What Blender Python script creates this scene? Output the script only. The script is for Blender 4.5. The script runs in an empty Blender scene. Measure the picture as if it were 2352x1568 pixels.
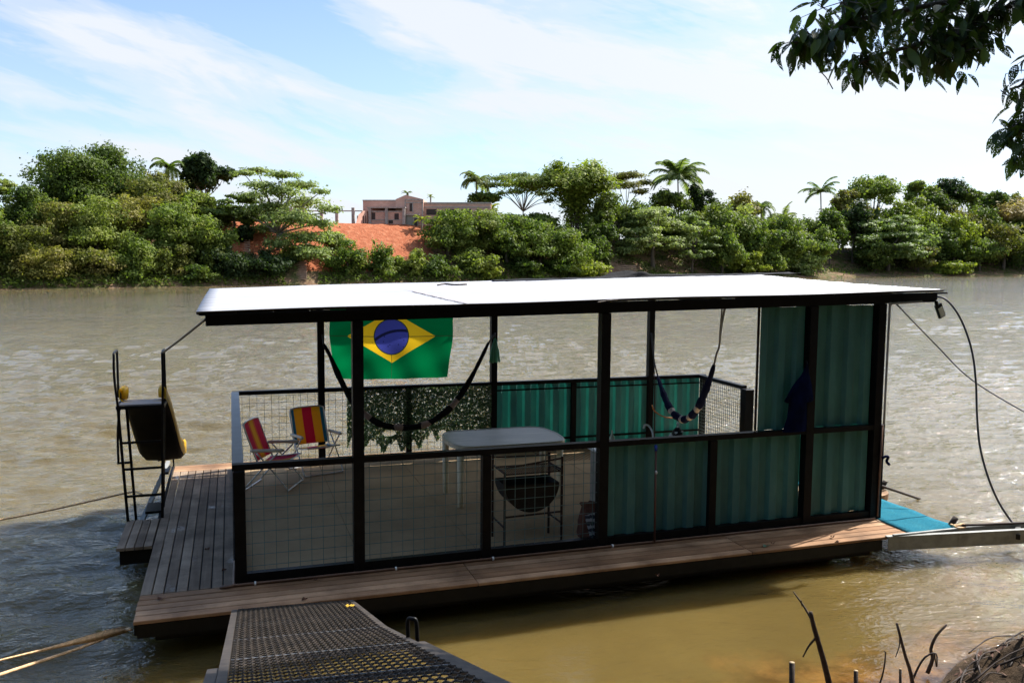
import bpy, math, random
import numpy as np
from mathutils import Matrix, Vector, Quaternion
random.seed(7); RNG = np.random.default_rng(11)
R = math.radians
scene = bpy.context.scene
col = scene.collection
# ------------------------------------------------------------------ camera
WATER = -0.36                      # river level measured from the deck
CB = Vector((0.014, -7.8089, 2.8864))              # camera in the raft's own frame (deck = 0)
CW = Vector((0.014, -7.8089, 2.8864 - WATER))      # camera in the world (river = 0)
YAW, PITCH, ROLLB = 0.3192, 0.0912, 0.0082
def cam_axes(yaw, pi, r):
    f = Vector((math.sin(yaw)*math.cos(pi), math.cos(yaw)*math.cos(pi), -math.sin(pi)))
    ri = Vector((math.cos(yaw), -math.sin(yaw), 0)); up = ri.cross(f)
    return ri*math.cos(r)+up*math.sin(r), -ri*math.sin(r)+up*math.cos(r), f
def axes_matrix(a):
    m = Matrix.Identity(3)
    m.col[0] = a[0]; m.col[1] = a[1]; m.col[2] = -a[2]
    return m
AB, AW = cam_axes(YAW, 0.0896, ROLLB), cam_axes(YAW, PITCH, 0.0)
RREL = axes_matrix(AW) @ axes_matrix(AB).transposed()
T = Matrix.Translation(CW) @ RREL.to_4x4() @ Matrix.Translation(-CB)   # raft frame -> world
cam = bpy.data.cameras.new('camera'); co = bpy.data.objects.new('camera', cam); col.objects.link(co)
co.matrix_world = Matrix.Translation(CW) @ axes_matrix(AW).to_4x4()
cam.sensor_width = 36; cam.lens = 1994.7/2400*36; cam.clip_end = 6000; cam.clip_start = 0.05
scene.camera = co
FP = 1994.7*0.98
def Bp(px, py, x=None, y=None, z=None):            # measured point -> raft frame
    d = AB[2] + AB[0]*((px-1176)/FP) + AB[1]*((784-py)/FP)
    t = (z-CB.z)/d.z if z is not None else (y-CB.y)/d.y if y is not None else (x-CB.x)/d.x
    return CB + d*t
FH = Vector((math.sin(YAW), math.cos(YAW), 0))
def Wp(px, py, Z):                                  # far bank: measured bearing, depth -> world
    d = AW[2] + AW[0]*((px-1176)/FP) + AW[1]*((784-py)/FP)
    return CW + d*(Z/d.dot(FH))
def bank_point(px, Z, z):
    p = Wp(px, 606, Z); return Vector((p.x, p.y, z))
def zof(py, Z): return Wp(1176, py, Z).z
# ------------------------------------------------------------------ sun, sky
SUN = Vector((0.9, 0.29, 1.0)).normalized()
SUN_EL = math.asin(SUN.z); SUN_AZ = math.atan2(SUN.x, SUN.y)
sl = bpy.data.lights.new('sun', 'SUN'); sl.energy = 5.0; sl.angle = R(0.55); sl.color = (1, 0.955, 0.88)
so = bpy.data.objects.new('sun', sl); col.objects.link(so)
so.rotation_euler = SUN.to_track_quat('Z', 'Y').to_euler()
scene.view_settings.view_transform = 'Standard'; scene.view_settings.look = 'None'
scene.view_settings.exposure = 1.0; scene.view_settings.gamma = 1
scene.render.engine = 'CYCLES'
scene.cycles.max_bounces = 8; scene.cycles.transparent_max_bounces = 12; scene.cycles.use_denoising = True
w = bpy.data.worlds.new('World'); scene.world = w; w.use_nodes = True
NT = w.node_tree; NT.nodes.clear()
class NG:
    def __init__(s, nt): s.nt = nt
    def n(s, t, **k):
        x = s.nt.nodes.new(t)
        for a, b in k.items(): setattr(x, a, b)
        return x
    def put(s, sock, v):
        if isinstance(v, bpy.types.NodeSocket): s.nt.links.new(v, sock)
        elif v is not None:
            if sock.type == 'RGBA' and len(v) == 3: v = (*v, 1)
            sock.default_value = v
    def m(s, op, a, b=None, c=None, clamp=False):
        x = s.n('ShaderNodeMath', operation=op, use_clamp=clamp)
        for i, v in enumerate((a, b, c)):
            if v is not None: s.put(x.inputs[i], v)
        return x.outputs[0]
    def noise(s, vec, scale, detail=4, rough=.5, dist=0., out=0):
        x = s.n('ShaderNodeTexNoise'); s.put(x.inputs['Vector'], vec)
        x.inputs['Scale'].default_value = scale; x.inputs['Detail'].default_value = detail
        x.inputs['Roughness'].default_value = rough; x.inputs['Distortion'].default_value = dist
        return x.outputs[out]
    def ramp(s, f, *stops, interp='LINEAR'):
        x = s.n('ShaderNodeValToRGB'); cr = x.color_ramp; cr.interpolation = interp
        while len(cr.elements) < len(stops): cr.elements.new(.5)
        for e, (p, c) in zip(cr.elements, stops):
            e.position = p; e.color = (*c, 1) if not isinstance(c, (int, float)) else (c, c, c, 1)
        s.put(x.inputs[0], f); return x.outputs[0]
    def sep(s, v):
        x = s.n('ShaderNodeSeparateXYZ'); s.put(x.inputs[0], v); return x.outputs
    def comb(s, *v):
        x = s.n('ShaderNodeCombineXYZ')
        for i, a in enumerate(v): s.put(x.inputs[i], a)
        return x.outputs[0]
    def mapping(s, v, loc=(0,0,0), rot=(0,0,0), sc=(1,1,1)):
        x = s.n('ShaderNodeMapping'); s.put(x.inputs[0], v)
        x.inputs[1].default_value = loc; x.inputs[2].default_value = rot; x.inputs[3].default_value = sc
        return x.outputs[0]
    def mix(s, f, a, b, mode='MIX'):
        x = s.n('ShaderNodeMix', data_type='RGBA', blend_type=mode)
        s.put(x.inputs[0], f); s.put(x.inputs[6], a); s.put(x.inputs[7], b); return x.outputs[2]
g = NG(NT)
sky = g.n('ShaderNodeTexSky', sky_type='NISHITA'); sky.sun_disc = False
sky.sun_elevation = SUN_EL; sky.sun_rotation = SUN_AZ
sky.altitude = 200; sky.air_density = 1.0; sky.dust_density = 0.6; sky.ozone_density = 1.6
tc = g.n('ShaderNodeTexCoord')
vdir = g.mapping(tc.outputs['Generated'], rot=(0, 0, YAW))
sx, sy, sz = g.sep(vdir)
az = g.m('ARCTAN2', sx, sy); el = g.m('ARCSINE', sz)
# cirrus: streaks falling to the right, thinner overhead, thick near the horizon
ca, sa = math.cos(R(15)), math.sin(R(15))
along = g.m('SUBTRACT', g.m('MULTIPLY', az, ca), g.m('MULTIPLY', el, sa))
acr = g.m('ADD', g.m('MULTIPLY', az, sa), g.m('MULTIPLY', el, ca))
n1 = g.noise(g.comb(g.m('MULTIPLY', along, 2.4), g.m('MULTIPLY', acr, 8.5), 1.7), 1.0, 7, .56, .35)
n2 = g.noise(g.comb(g.m('MULTIPLY', along, 6.0), g.m('MULTIPLY', acr, 26.0), 4.1), 1.0, 5, .6, .6)
n4 = g.noise(g.comb(g.m('MULTIPLY', along, 11.0), g.m('MULTIPLY', acr, 60.0), 2.3), 1.0, 5, .65, .9)
n3 = g.noise(g.comb(g.m('MULTIPLY', az, 1.6), g.m('MULTIPLY', el, 14.0), 9.1), 1.0, 5, .6, .3)
cov = g.m('ADD', g.m('MULTIPLY', n1, 1.0), g.m('ADD', g.m('MULTIPLY', n2, 1.0), g.m('ADD', g.m('MULTIPLY', n3, .75), g.m('MULTIPLY', n4, .35))))
cov = g.m('ADD', g.m('SUBTRACT', cov, 1.08), g.ramp(g.m('SUBTRACT', el, g.m('MULTIPLY', az, .22)), (0.0, .20), (.10, .13), (.24, .09), (.40, .0), (.62, -.0)))
def blob(px, py, ang, ln, wd, k):                   # one long clearing or one thick bank of cloud
    a0 = math.atan((px-1176)/FP); e0 = math.atan((606-py)/FP)
    ca, sa = math.cos(R(ang)), math.sin(R(ang))
    da = g.m('SUBTRACT', az, a0); de = g.m('SUBTRACT', el, e0)
    p = g.m('MULTIPLY', g.m('SUBTRACT', g.m('MULTIPLY', da, ca), g.m('MULTIPLY', de, sa)), FP/ln)
    q = g.m('MULTIPLY', g.m('ADD', g.m('MULTIPLY', da, sa), g.m('MULTIPLY', de, ca)), FP/wd)
    q = g.m('ADD', q, g.m('MULTIPLY', g.m('SUBTRACT', n1, .5), 1.6))
    d = g.m('ADD', g.m('MULTIPLY', p, p), g.m('MULTIPLY', q, q))
    return g.m('MULTIPLY', g.m('EXPONENT', g.m('MULTIPLY', d, -1.0)), k)
for a in ((680, 110, 19, 260, 44, -.55), (330, 40, 10, 240, 34, -.30), (120, 8, 6, 280, 26, -.45), (90, 315, 3, 260, 30, -.30),
          (1080, 110, 20, 330, 55, .30), (250, 150, 14, 300, 60, .26), (700, 215, 12, 330, 34, .16),
          (900, 215, 14, 260, 22, -.20), (1400, 470, 0, 500, 22, -.08), (870, 425, 2, 260, 18, -.12), (1650, 235, 14, 460, 40, .14),
          (1900, 330, 4, 420, 24, -.10), (620, 380, 2, 420, 26, .12)):
    cov = g.m('ADD', cov, blob(*a))
cov = g.m('SUBTRACT', cov, g.m('MULTIPLY', g.m('SUBTRACT', g.m('SUBTRACT', el, g.m('MULTIPLY', az, .30)), .36), 1.6, clamp=True))
cloud = g.ramp(cov, (.36, 0), (.58, .5), (.84, 1), interp='EASE')
skyc = g.mix(1.0, sky.outputs[0], g.mix(g.ramp(el, (.42, 0), (.75, 1)), (.118, .132, .150), (.21, .215, .215)), 'MULTIPLY')  # sky overhead, out of view, brightened to fill the shade
cl_col = g.ramp(az, (.0, (.64, .67, .71)), (.6, (.70, .72, .74)))
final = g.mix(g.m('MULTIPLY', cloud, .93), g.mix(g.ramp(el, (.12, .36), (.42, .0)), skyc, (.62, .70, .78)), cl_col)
dp = g.n('ShaderNodeVectorMath', operation='DOT_PRODUCT'); g.put(dp.inputs[0], tc.outputs['Generated']); dp.inputs[1].default_value = tuple(SUN)
ang = g.m('ARCCOSINE', g.m('MINIMUM', dp.outputs['Value'], 1.0))
glow = g.m('MULTIPLY', g.m('EXPONENT', g.m('MULTIPLY', g.m('MULTIPLY', ang, ang), -8.5)), 4.0)       # bright aureole of thin cloud round the sun
final = g.mix(1.0, final, g.comb(glow, g.m('MULTIPLY', glow, .98), g.m('MULTIPLY', glow, .96)), 'ADD')
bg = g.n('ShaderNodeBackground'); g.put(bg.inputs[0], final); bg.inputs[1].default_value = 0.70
out = g.n('ShaderNodeOutputWorld'); NT.links.new(bg.outputs[0], out.inputs[0])
# ------------------------------------------------------------------ materials
def new_mat(name):
    m = bpy.data.materials.new(name); m.use_nodes = True
    g = NG(m.node_tree); b = m.node_tree.nodes['Principled BSDF']
    return m, g, b
def pset(g, b, **k):
    for a, v in k.items(): g.put(b.inputs[a.replace('_', ' ')], v)
def obj_co(g): return g.n('ShaderNodeTexCoord').outputs['Object']
def bump(g, b, h, dist=.01, strength=1.0):
    x = g.n('ShaderNodeBump'); x.inputs['Distance'].default_value = dist; x.inputs['Strength'].default_value = strength
    g.put(x.inputs['Height'], h); g.put(b.inputs['Normal'], x.outputs[0])
def simple(name, c, rough=.6, var=.25, scale=6, spec=.5, metal=0., bmp=0., trans=None):
    m, g, b = new_mat(name); v = obj_co(g)
    n = g.noise(v, scale, 6, .6)
    lo = tuple(x*(1-var) for x in c); hi = tuple(min(1, x*(1+var)) for x in c)
    cc = g.ramp(n, (.3, lo), (.7, hi))
    pset(g, b, Base_Color=cc, Roughness=rough, Specular_IOR_Level=spec, Metallic=metal)
    if bmp: bump(g, b, g.noise(v, scale*4, 5, .6), bmp)
    if trans:
        tr = g.n('ShaderNodeBsdfTranslucent'); g.put(tr.inputs[0], trans)
        ms = g.n('ShaderNodeMixShader'); ms.inputs[0].default_value = .4
        o = m.node_tree.nodes['Material Output']
        g.put(ms.inputs[1], b.outputs[0]); g.put(ms.inputs[2], tr.outputs[0]); g.put(o.inputs[0], ms.outputs[0])
    return m
M = {}
M['black'] = simple('black_painted_steel', (.006, .006, .0065), .45, .5, 9, .14, 0, .002)
M['brownpipe'] = simple('brown_pipe', (.16, .085, .05), .4, .3)
M['hull'] = simple('hull_steel', (.008, .007, .006), .6, .5, 4, .3, 0, .004)
M['white'] = simple('white_plastic', (.80, .72, .55), .45, .12, 14)
M['clip'] = simple('white_clip', (.8, .8, .78), .5, .1)
M['alu'] = simple('aluminium_tube', (.62, .61, .60), .35, .1, 10, .5, .6)
M['armrest'] = simple('armrest_plastic', (.66, .58, .47), .5, .1)
M['yellow'] = simple('yellow_fibreglass', (.90, .55, .02), .3, .12, trans=(.9, .6, .03))
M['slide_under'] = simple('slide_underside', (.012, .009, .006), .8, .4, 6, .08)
M['rope'] = simple('tan_rope', (.62, .42, .24), .9, .35, 25, .1, 0, .003)
M['darkrope'] = simple('dark_cable', (.012, .010, .012), .5, .3)
M['cord'] = simple('orange_cord', (.35, .14, .05), .8, .3)
M['rust'] = simple('rusty_iron', (.035, .020, .015), .75, .5, 30, .3, 0, .002)
M['drum'] = simple('burnt_drum', (.010, .009, .009), .6, .6, 8, .3)
M['grey_beam'] = simple('grey_painted_beam', (.27, .27, .25), .5, .3, 7, .5, 0, .003)
M['cabinet'] = simple('cabinet_white', (.33, .31, .28), .6, .15)
M['worktop'] = simple('worktop_steel', (.7, .72, .75), .3, .1)
M['navy'] = simple('navy_fabric', (.003, .006, .030), .9, .4, 6, .03)
M['tassel'] = simple('mint_fibre', (.22, .62, .48), .7, .2, trans=(.25, .7, .55))
M['tarp'] = simple('black_tarp', (.012, .012, .014), .8, .4, 10, .10, 0, .004)
M['glass'] = simple('lamp_glass', (.62, .62, .50), .2, .1)
M['bottle'] = simple('soap_bottle', (.45, .47, .36), .2, .1)
M['cloth'] = simple('pale_cloth', (.45, .36, .30), .9, .2)
M['blue'] = simple('blue_cap', (.01, .05, .35), .5, .1)
M['broomstick'] = simple('broomstick_wood', (.10, .045, .03), .6, .2)
M['cardboard'] = simple('red_brown_sack', (.13, .05, .035), .9, .4)
M['leaf_dry'] = simple('dry_leaf', (.10, .04, .02), .8, .5, 40)
M['leaf_green'] = simple('fallen_green_leaf', (.03, .10, .05), .5, .3)
M['flower'] = simple('yellow_petals', (.8, .5, .05), .7, .2)
M['stick'] = simple('weathered_stick', (.09, .06, .042), .85, .4, 20, .2, 0, .004)
M['stick_dark'] = simple('dark_wet_stick', (.035, .022, .016), .7, .5, 20, .3, 0, .004)
M['cutwood'] = simple('cut_wood', (.38, .28, .17), .8, .2)
M['bark'] = simple('tree_bark', (.10, .08, .06), .9, .4, 3, .2, 0, .02)
M['palebark'] = simple('pale_bark', (.24, .21, .17), .9, .3, 3, .2, 0, .02)
def teal():
    m, g, b = new_mat('teal_corrugated_sheet'); v = obj_co(g)
    s = g.noise(g.mapping(v, sc=(3.5, 3.5, 1.4)), 1, 7, .65)
    c = g.ramp(s, (.25, (.070, .190, .195)), (.5, (.095, .250, .240)), (.8, (.15, .34, .32)))
    d = g.noise(g.mapping(v, loc=(3, 1, 2), sc=(26, 26, 2.2)), 1, 3, .7)
    c = g.mix(g.ramp(d, (.70, 0), (.76, .6)), c, (.16, .17, .15))
    pset(g, b, Base_Color=c, Roughness=.45, Specular_IOR_Level=.35)
    tr = g.n('ShaderNodeBsdfTranslucent'); g.put(tr.inputs[0], g.mix(1.0, c, (1.3, 1.9, 1.7), 'MULTIPLY'))
    ms = g.n('ShaderNodeMixShader'); ms.inputs[0].default_value = .34
    g.put(ms.inputs[1], b.outputs[0]); g.put(ms.inputs[2], tr.outputs[0])
    g.put(m.node_tree.nodes['Material Output'].inputs[0], ms.outputs[0]); return m
M['teal'] = teal()
def wood(name, axis, c1, c2, board=.1):
    m, g, b = new_mat(name); v = obj_co(g)
    sc = (1.2, 24, 24) if axis == 0 else (24, 1.2, 24)
    gr = g.noise(g.mapping(v, sc=sc), 1, 6, .65)
    isl = g.n('ShaderNodeNewGeometry').outputs['Random Per Island']
    st = g.noise(v, 2.2, 5, .6)
    c = g.ramp(g.m('ADD', g.m('MULTIPLY', gr, .6), g.m('MULTIPLY', isl, .4)), (.25, c1), (.75, c2))
    c = g.mix(g.ramp(st, (.40, 0), (.66, .7)), c, tuple(x*.42 for x in c1))
    dd = g.noise(v, 30, 3, .7)
    c = g.mix(g.ramp(dd, (.66, 0), (.74, .5)), c, tuple(x*.3 for x in c1))
    wet = g.noise(g.mapping(v, loc=(4, 1, 0), sc=(2.5, 1.6, 1)), 1, 4, .6)
    rg = g.ramp(wet, (.60, .8), (.68, .10)) if axis == 1 else g.ramp(st, (.3, .85), (.6, .6))
    pset(g, b, Base_Color=c, Roughness=rg, Specular_IOR_Level=(g.ramp(wet, (.60, .12), (.68, .6)) if axis == 1 else .15))
    bump(g, b, gr, .004); return m
M['wood_y'] = wood('deck_wood_grey', 1, (.19, .135, .095), (.40, .30, .215))
M['wood_x'] = wood('deck_wood_brown', 0, (.25, .13, .065), (.55, .345, .205))
def floor_mat():
    m, g, b = new_mat('cabin_floor'); v = obj_co(g)
    n = g.noise(v, 1.4, 6, .6); n2 = g.noise(v, 18, 4, .7)
    c = g.ramp(n, (.3, (.33, .235, .135)), (.7, (.47, .34, .205)))
    c = g.mix(g.ramp(n2, (.6, 0), (.72, .35)), c, (.12, .09, .06))
    vo = g.n('ShaderNodeTexVoronoi', feature='F1'); g.put(vo.inputs['Vector'], g.mapping(v, rot=(0, 0, R(45)))); vo.inputs['Scale'].default_value = 17; vo.inputs['Randomness'].default_value = 0
    x, y, z = g.sep(v)
    reg = g.m('MULTIPLY', g.m('GREATER_THAN', y, 1.5), g.m('GREATER_THAN', x, .9))
    c = g.mix(g.m('MULTIPLY', reg, g.ramp(vo.outputs['Distance'], (.2, .0), (.45, .85))), c, (.15, .105, .065))
    pset(g, b, Base_Color=c, Roughness=.9, Specular_IOR_Level=.04)
    return m
M['floor'] = floor_mat()
def roof_mat():
    m, g, b = new_mat('white_roof_sheet'); v = obj_co(g)
    n = g.noise(g.mapping(v, sc=(.6, 5, 5)), 1, 6, .6)
    c = g.ramp(n, (.3, (.36, .36, .385)), (.7, (.44, .44, .455)))
    d = g.noise(v, 9, 5, .7)
    c = g.mix(g.ramp(d, (.68, 0), (.8, .4)), c, (.4, .35, .3))
    pset(g, b, Base_Color=c, Roughness=.38, Specular_IOR_Level=.5); return m
M['roof'] = roof_mat()
def carpet():
    m, g, b = new_mat('blue_carpet'); v = obj_co(g)
    c = g.ramp(g.noise(v, 60, 4, .8), (.3, (.004, .075, .12)), (.7, (.02, .20, .28)))
    c = g.mix(g.ramp(g.noise(v, 5, 5, .6), (.45, 0), (.8, .4)), c, (.05, .2, .22))
    pset(g, b, Base_Color=c, Roughness=.95, Specular_IOR_Level=.1); bump(g, b, g.noise(v, 120, 2, .8), .01); return m
M['carpet'] = carpet()
def grate():
    m, g, b = new_mat('weathered_grating_steel'); v = obj_co(g)
    c = g.ramp(g.noise(v, 9, 6, .7), (.35, (.022, .020, .020)), (.65, (.085, .068, .056)))
    pset(g, b, Base_Color=c, Roughness=.55, Metallic=.25); return m
M['grate'] = grate()
def flag_mat():
    m, g, b = new_mat('flag_cloth'); uv = g.n('ShaderNodeTexCoord').outputs['UV']
    u, v, _ = g.sep(uv)      # -1..1 across, -1..1 up
    px, py = g.m('MULTIPLY', u, 1.42), g.m('MULTIPLY', v, .95)
    rh = g.m('LESS_THAN', g.m('ADD', g.m('DIVIDE', g.m('ABSOLUTE', px), 1.02), g.m('DIVIDE', g.m('ABSOLUTE', py), .59)), 1.0)
    r = g.m('SQRT', g.m('ADD', g.m('MULTIPLY', px, px), g.m('MULTIPLY', py, py)))
    disc = g.m('LESS_THAN', r, .40)
    bx, by = g.m('SUBTRACT', px, .22), g.m('ADD', py, .82)
    br = g.m('SQRT', g.m('ADD', g.m('MULTIPLY', bx, bx), g.m('MULTIPLY', by, by)))
    band = g.m('MULTIPLY', disc, g.m('LESS_THAN', g.m('ABSOLUTE', g.m('SUBTRACT', br, .96)), .032))
    vo = g.n('ShaderNodeTexVoronoi', feature='F1'); g.put(vo.inputs['Vector'], g.comb(px, py, 0)); vo.inputs['Scale'].default_value = 11
    star = g.m('MULTIPLY', g.m('MULTIPLY', disc, g.m('LESS_THAN', vo.outputs['Distance'], .16)), g.m('LESS_THAN', py, .02))
    rim = g.m('LESS_THAN', g.m('ABSOLUTE', g.m('SUBTRACT', r, .40)), .012)
    seam = g.m('MULTIPLY', g.m('GREATER_THAN', r, .40), g.m('LESS_THAN', g.m('MINIMUM', g.m('ABSOLUTE', px), g.m('ABSOLUTE', py)), .007))
    c = g.mix(rh, (.0, .15, .042), (.80, .50, .015)); c = g.mix(disc, c, (.05, .06, .30))
    c = g.mix(band, c, (.012, .014, .05)); c = g.mix(star, c, (.01, .012, .06)); c = g.mix(g.m('MAXIMUM', rim, seam), c, (.03, .05, .02))  # white band coloured dark, its backlit look put into the cloth
    pset(g, b, Base_Color=c, Roughness=.6, Specular_IOR_Level=.3)
    tr = g.n('ShaderNodeBsdfTranslucent'); g.put(tr.inputs[0], c)
    ms = g.n('ShaderNodeMixShader'); ms.inputs[0].default_value = .6
    g.put(ms.inputs[1], b.outputs[0]); g.put(ms.inputs[2], tr.outputs[0])
    g.put(m.node_tree.nodes['Material Output'].inputs[0], ms.outputs[0]); return m
M['flag'] = flag_mat()
def stripes(name, cols):
    m, g, b = new_mat(name); u, v, _ = g.sep(g.n('ShaderNodeTexCoord').outputs['UV'])
    n = len(cols); stops = []
    x = g.n('ShaderNodeValToRGB'); cr = x.color_ramp; cr.interpolation = 'CONSTANT'
    while len(cr.elements) < n: cr.elements.new(.5)
    for e, (p, c) in zip(cr.elements, cols): e.position = p; e.color = (*c, 1)
    g.put(x.inputs[0], u); c = x.outputs[0]
    pset(g, b, Base_Color=c, Roughness=.75)
    tr = g.n('ShaderNodeBsdfTranslucent'); g.put(tr.inputs[0], c)
    ms = g.n('ShaderNodeMixShader'); ms.inputs[0].default_value = .45
    g.put(ms.inputs[1], b.outputs[0]); g.put(ms.inputs[2], tr.outputs[0])
    g.put(m.node_tree.nodes['Material Output'].inputs[0], ms.outputs[0]); return m
PK, YE, OR, BL = (.80, .045, .15), (.98, .62, .05), (.88, .24, .07), (.03, .28, .46)
M['stripeA'] = stripes('pink_orange_stripes', [(0, PK), (.3, OR), (.4, YE), (.62, OR), (.7, PK)])
M['stripeB'] = stripes('pink_yellow_blue_stripes', [(0, BL), (.08, YE), (.34, PK), (.64, YE), (.9, BL)])
def hammock_mat(name, base, light, bands):
    m, g, b = new_mat(name); u, v, _ = g.sep(g.n('ShaderNodeTexCoord').outputs['UV'])
    x = g.n('ShaderNodeValToRGB'); cr = x.color_ramp; cr.interpolation = 'CONSTANT'
    st = [(0, base)]
    for a, c in bands: st += [(a, light), (c, base)]
    while len(cr.elements) < len(st): cr.elements.new(.5)
    for e, (p, c) in zip(cr.elements, st): e.position = p; e.color = (*c, 1)
    nn = g.noise(obj_co(g), 14, 3, .6)
    g.put(x.inputs[0], g.m('ADD', u, g.m('MULTIPLY', g.m('SUBTRACT', nn, .5), .03)))
    pset(g, b, Base_Color=x.outputs[0], Roughness=.95, Specular_IOR_Level=.1); bump(g, b, g.noise(obj_co(g), 60, 3, .7), .01); return m
M['ham1'] = hammock_mat('black_hammock_cloth', (.010, .010, .012), (.33, .25, .22), [(.30, .34), (.44, .47), (.545, .58), (.69, .73)])
M['ham2'] = hammock_mat('navy_hammock_cloth', (.006, .009, .035), (.50, .43, .37), [(.35, .39), (.47, .50), (.55, .575), (.64, .68)])
def sack_print():
    m, g, b = new_mat('printed_sack_label'); v = obj_co(g)
    x, y, z = g.sep(v)
    n = g.noise(g.mapping(v, sc=(60, 60, 18)), 1, 4, .7); bars = g.m('SINE', g.m('MULTIPLY', z, 95.0))
    k = g.m('GREATER_THAN', g.m('ADD', g.m('MULTIPLY', n, 2.2), g.m('MULTIPLY', bars, .35)), 1.12)
    pset(g, b, Base_Color=g.mix(k, (.05, .05, .07), (.5, .5, .52)), Roughness=.7); return m
M['print'] = sack_print()
def leafmat(name, lo, hi, tr=.35, scale=.5, hue=None):
    m, g, b = new_mat(name)
    isl = g.n('ShaderNodeNewGeometry').outputs['Random Per Island']
    oc = obj_co(g)
    n = g.noise(oc, scale, 3, .6)
    f = g.m('ADD', g.m('MULTIPLY', isl, .55), g.m('MULTIPLY', n, .5))
    c = g.ramp(f, (.2, lo), (.8, hi))
    oi = g.n('ShaderNodeObjectInfo').outputs['Random']
    c = g.mix(1.0, c, g.ramp(oi, (0, (.75, .82, .68)), (.5, (1.02, 1.02, .88)), (1, (1.32, 1.18, 1.08))), 'MULTIPLY')
    if hue: c = g.mix(g.ramp(g.noise(oc, scale*.7, 2, .5), (.5, 0), (.7, .7)), c, hue)
    pset(g, b, Base_Color=c, Roughness=.6, Specular_IOR_Level=.15)
    t = g.n('ShaderNodeBsdfTranslucent'); g.put(t.inputs[0], g.mix(1.0, c, (1.5, 1.7, .7), 'MULTIPLY'))
    ms = g.n('ShaderNodeMixShader'); ms.inputs[0].default_value = tr
    g.put(ms.inputs[1], b.outputs[0]); g.put(ms.inputs[2], t.outputs[0])
    g.put(m.node_tree.nodes['Material Output'].inputs[0], ms.outputs[0]); return m
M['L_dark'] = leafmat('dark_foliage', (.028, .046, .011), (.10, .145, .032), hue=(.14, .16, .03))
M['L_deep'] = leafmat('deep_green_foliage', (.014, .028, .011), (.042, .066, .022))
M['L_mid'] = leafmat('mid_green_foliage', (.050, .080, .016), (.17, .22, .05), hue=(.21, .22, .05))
M['L_light'] = leafmat('pale_green_foliage', (.085, .12, .04), (.27, .32, .12))
M['L_olive'] = leafmat('olive_foliage', (.062, .072, .018), (.19, .19, .05), hue=(.17, .13, .045))
M['L_yellow'] = leafmat('yellow_green_foliage', (.10, .14, .02), (.27, .29, .05))
M['L_palm'] = leafmat('palm_fronds', (.05, .085, .025), (.16, .20, .07))
M['L_tan'] = leafmat('tan_bamboo_foliage', (.22, .17, .07), (.40, .30, .13))
M['L_screen'] = leafmat('plastic_leaves', (.035, .085, .055), (.18, .27, .20), tr=.3, scale=3)
M['grass_tuft'] = leafmat('bank_grass', (.06, .11, .02), (.18, .25, .05))
def near_leaf():
    m, g, b = new_mat('eaten_leaf'); v = obj_co(g)
    isl = g.n('ShaderNodeNewGeometry').outputs['Random Per Island']
    c = g.ramp(isl, (.2, (.026, .046, .012)), (.9, (.085, .12, .028)))
    pset(g, b, Base_Color=c, Roughness=.45, Specular_IOR_Level=.4)
    t = g.n('ShaderNodeBsdfTranslucent'); g.put(t.inputs[0], g.mix(1.0, c, (1.3, 1.6, .6), 'MULTIPLY'))
    ms = g.n('ShaderNodeMixShader'); ms.inputs[0].default_value = .42
    g.put(ms.inputs[1], b.outputs[0]); g.put(ms.inputs[2], t.outputs[0])
    vo = g.n('ShaderNodeTexVoronoi', feature='F1'); g.put(vo.inputs['Vector'], v); vo.inputs['Scale'].default_value = 150
    hole = g.m('MULTIPLY', g.m('LESS_THAN', vo.outputs['Distance'], .30), g.m('GREATER_THAN', g.noise(v, 9, 2, .5), .46))
    tp = g.n('ShaderNodeBsdfTransparent'); m2 = g.n('ShaderNodeMixShader')
    g.put(m2.inputs[0], hole); g.put(m2.inputs[1], ms.outputs[0]); g.put(m2.inputs[2], tp.outputs[0])
    g.put(m.node_tree.nodes['Material Output'].inputs[0], m2.outputs[0]); return m
M['near_leaf'] = near_leaf()
def brick():
    m, g, b = new_mat('hollow_clay_brick'); v = obj_co(g)
    x, y, z = g.sep(v)
    bt = g.n('ShaderNodeTexBrick'); g.put(bt.inputs['Vector'], g.comb(g.m('ADD', x, y), z, 0))
    bt.inputs['Scale'].default_value = 1; bt.inputs['Brick Width'].default_value = .3; bt.inputs['Row Height'].default_value = .2; bt.inputs['Mortar Size'].default_value = .02
    bt.inputs['Color1'].default_value = (.58, .30, .225, 1); bt.inputs['Color2'].default_value = (.68, .38, .29, 1); bt.inputs['Mortar'].default_value = (.42, .33, .28, 1)
    n = g.noise(v, .8, 5, .6)
    pset(g, b, Base_Color=g.mix(g.ramp(n, (.4, 0), (.8, .5)), bt.outputs[0], (.40, .22, .16)), Roughness=.9, Specular_IOR_Level=.2); return m
M['brick'] = brick()
M['concrete'] = simple('raw_concrete', (.36, .31, .28), .9, .25, 2, .2)
M['dark_open'] = simple('dark_opening', (.05, .035, .03), .9, .2)
M['zinc'] = simple('grey_sheet_door', (.23, .24, .22), .7, .2, 2)
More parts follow.
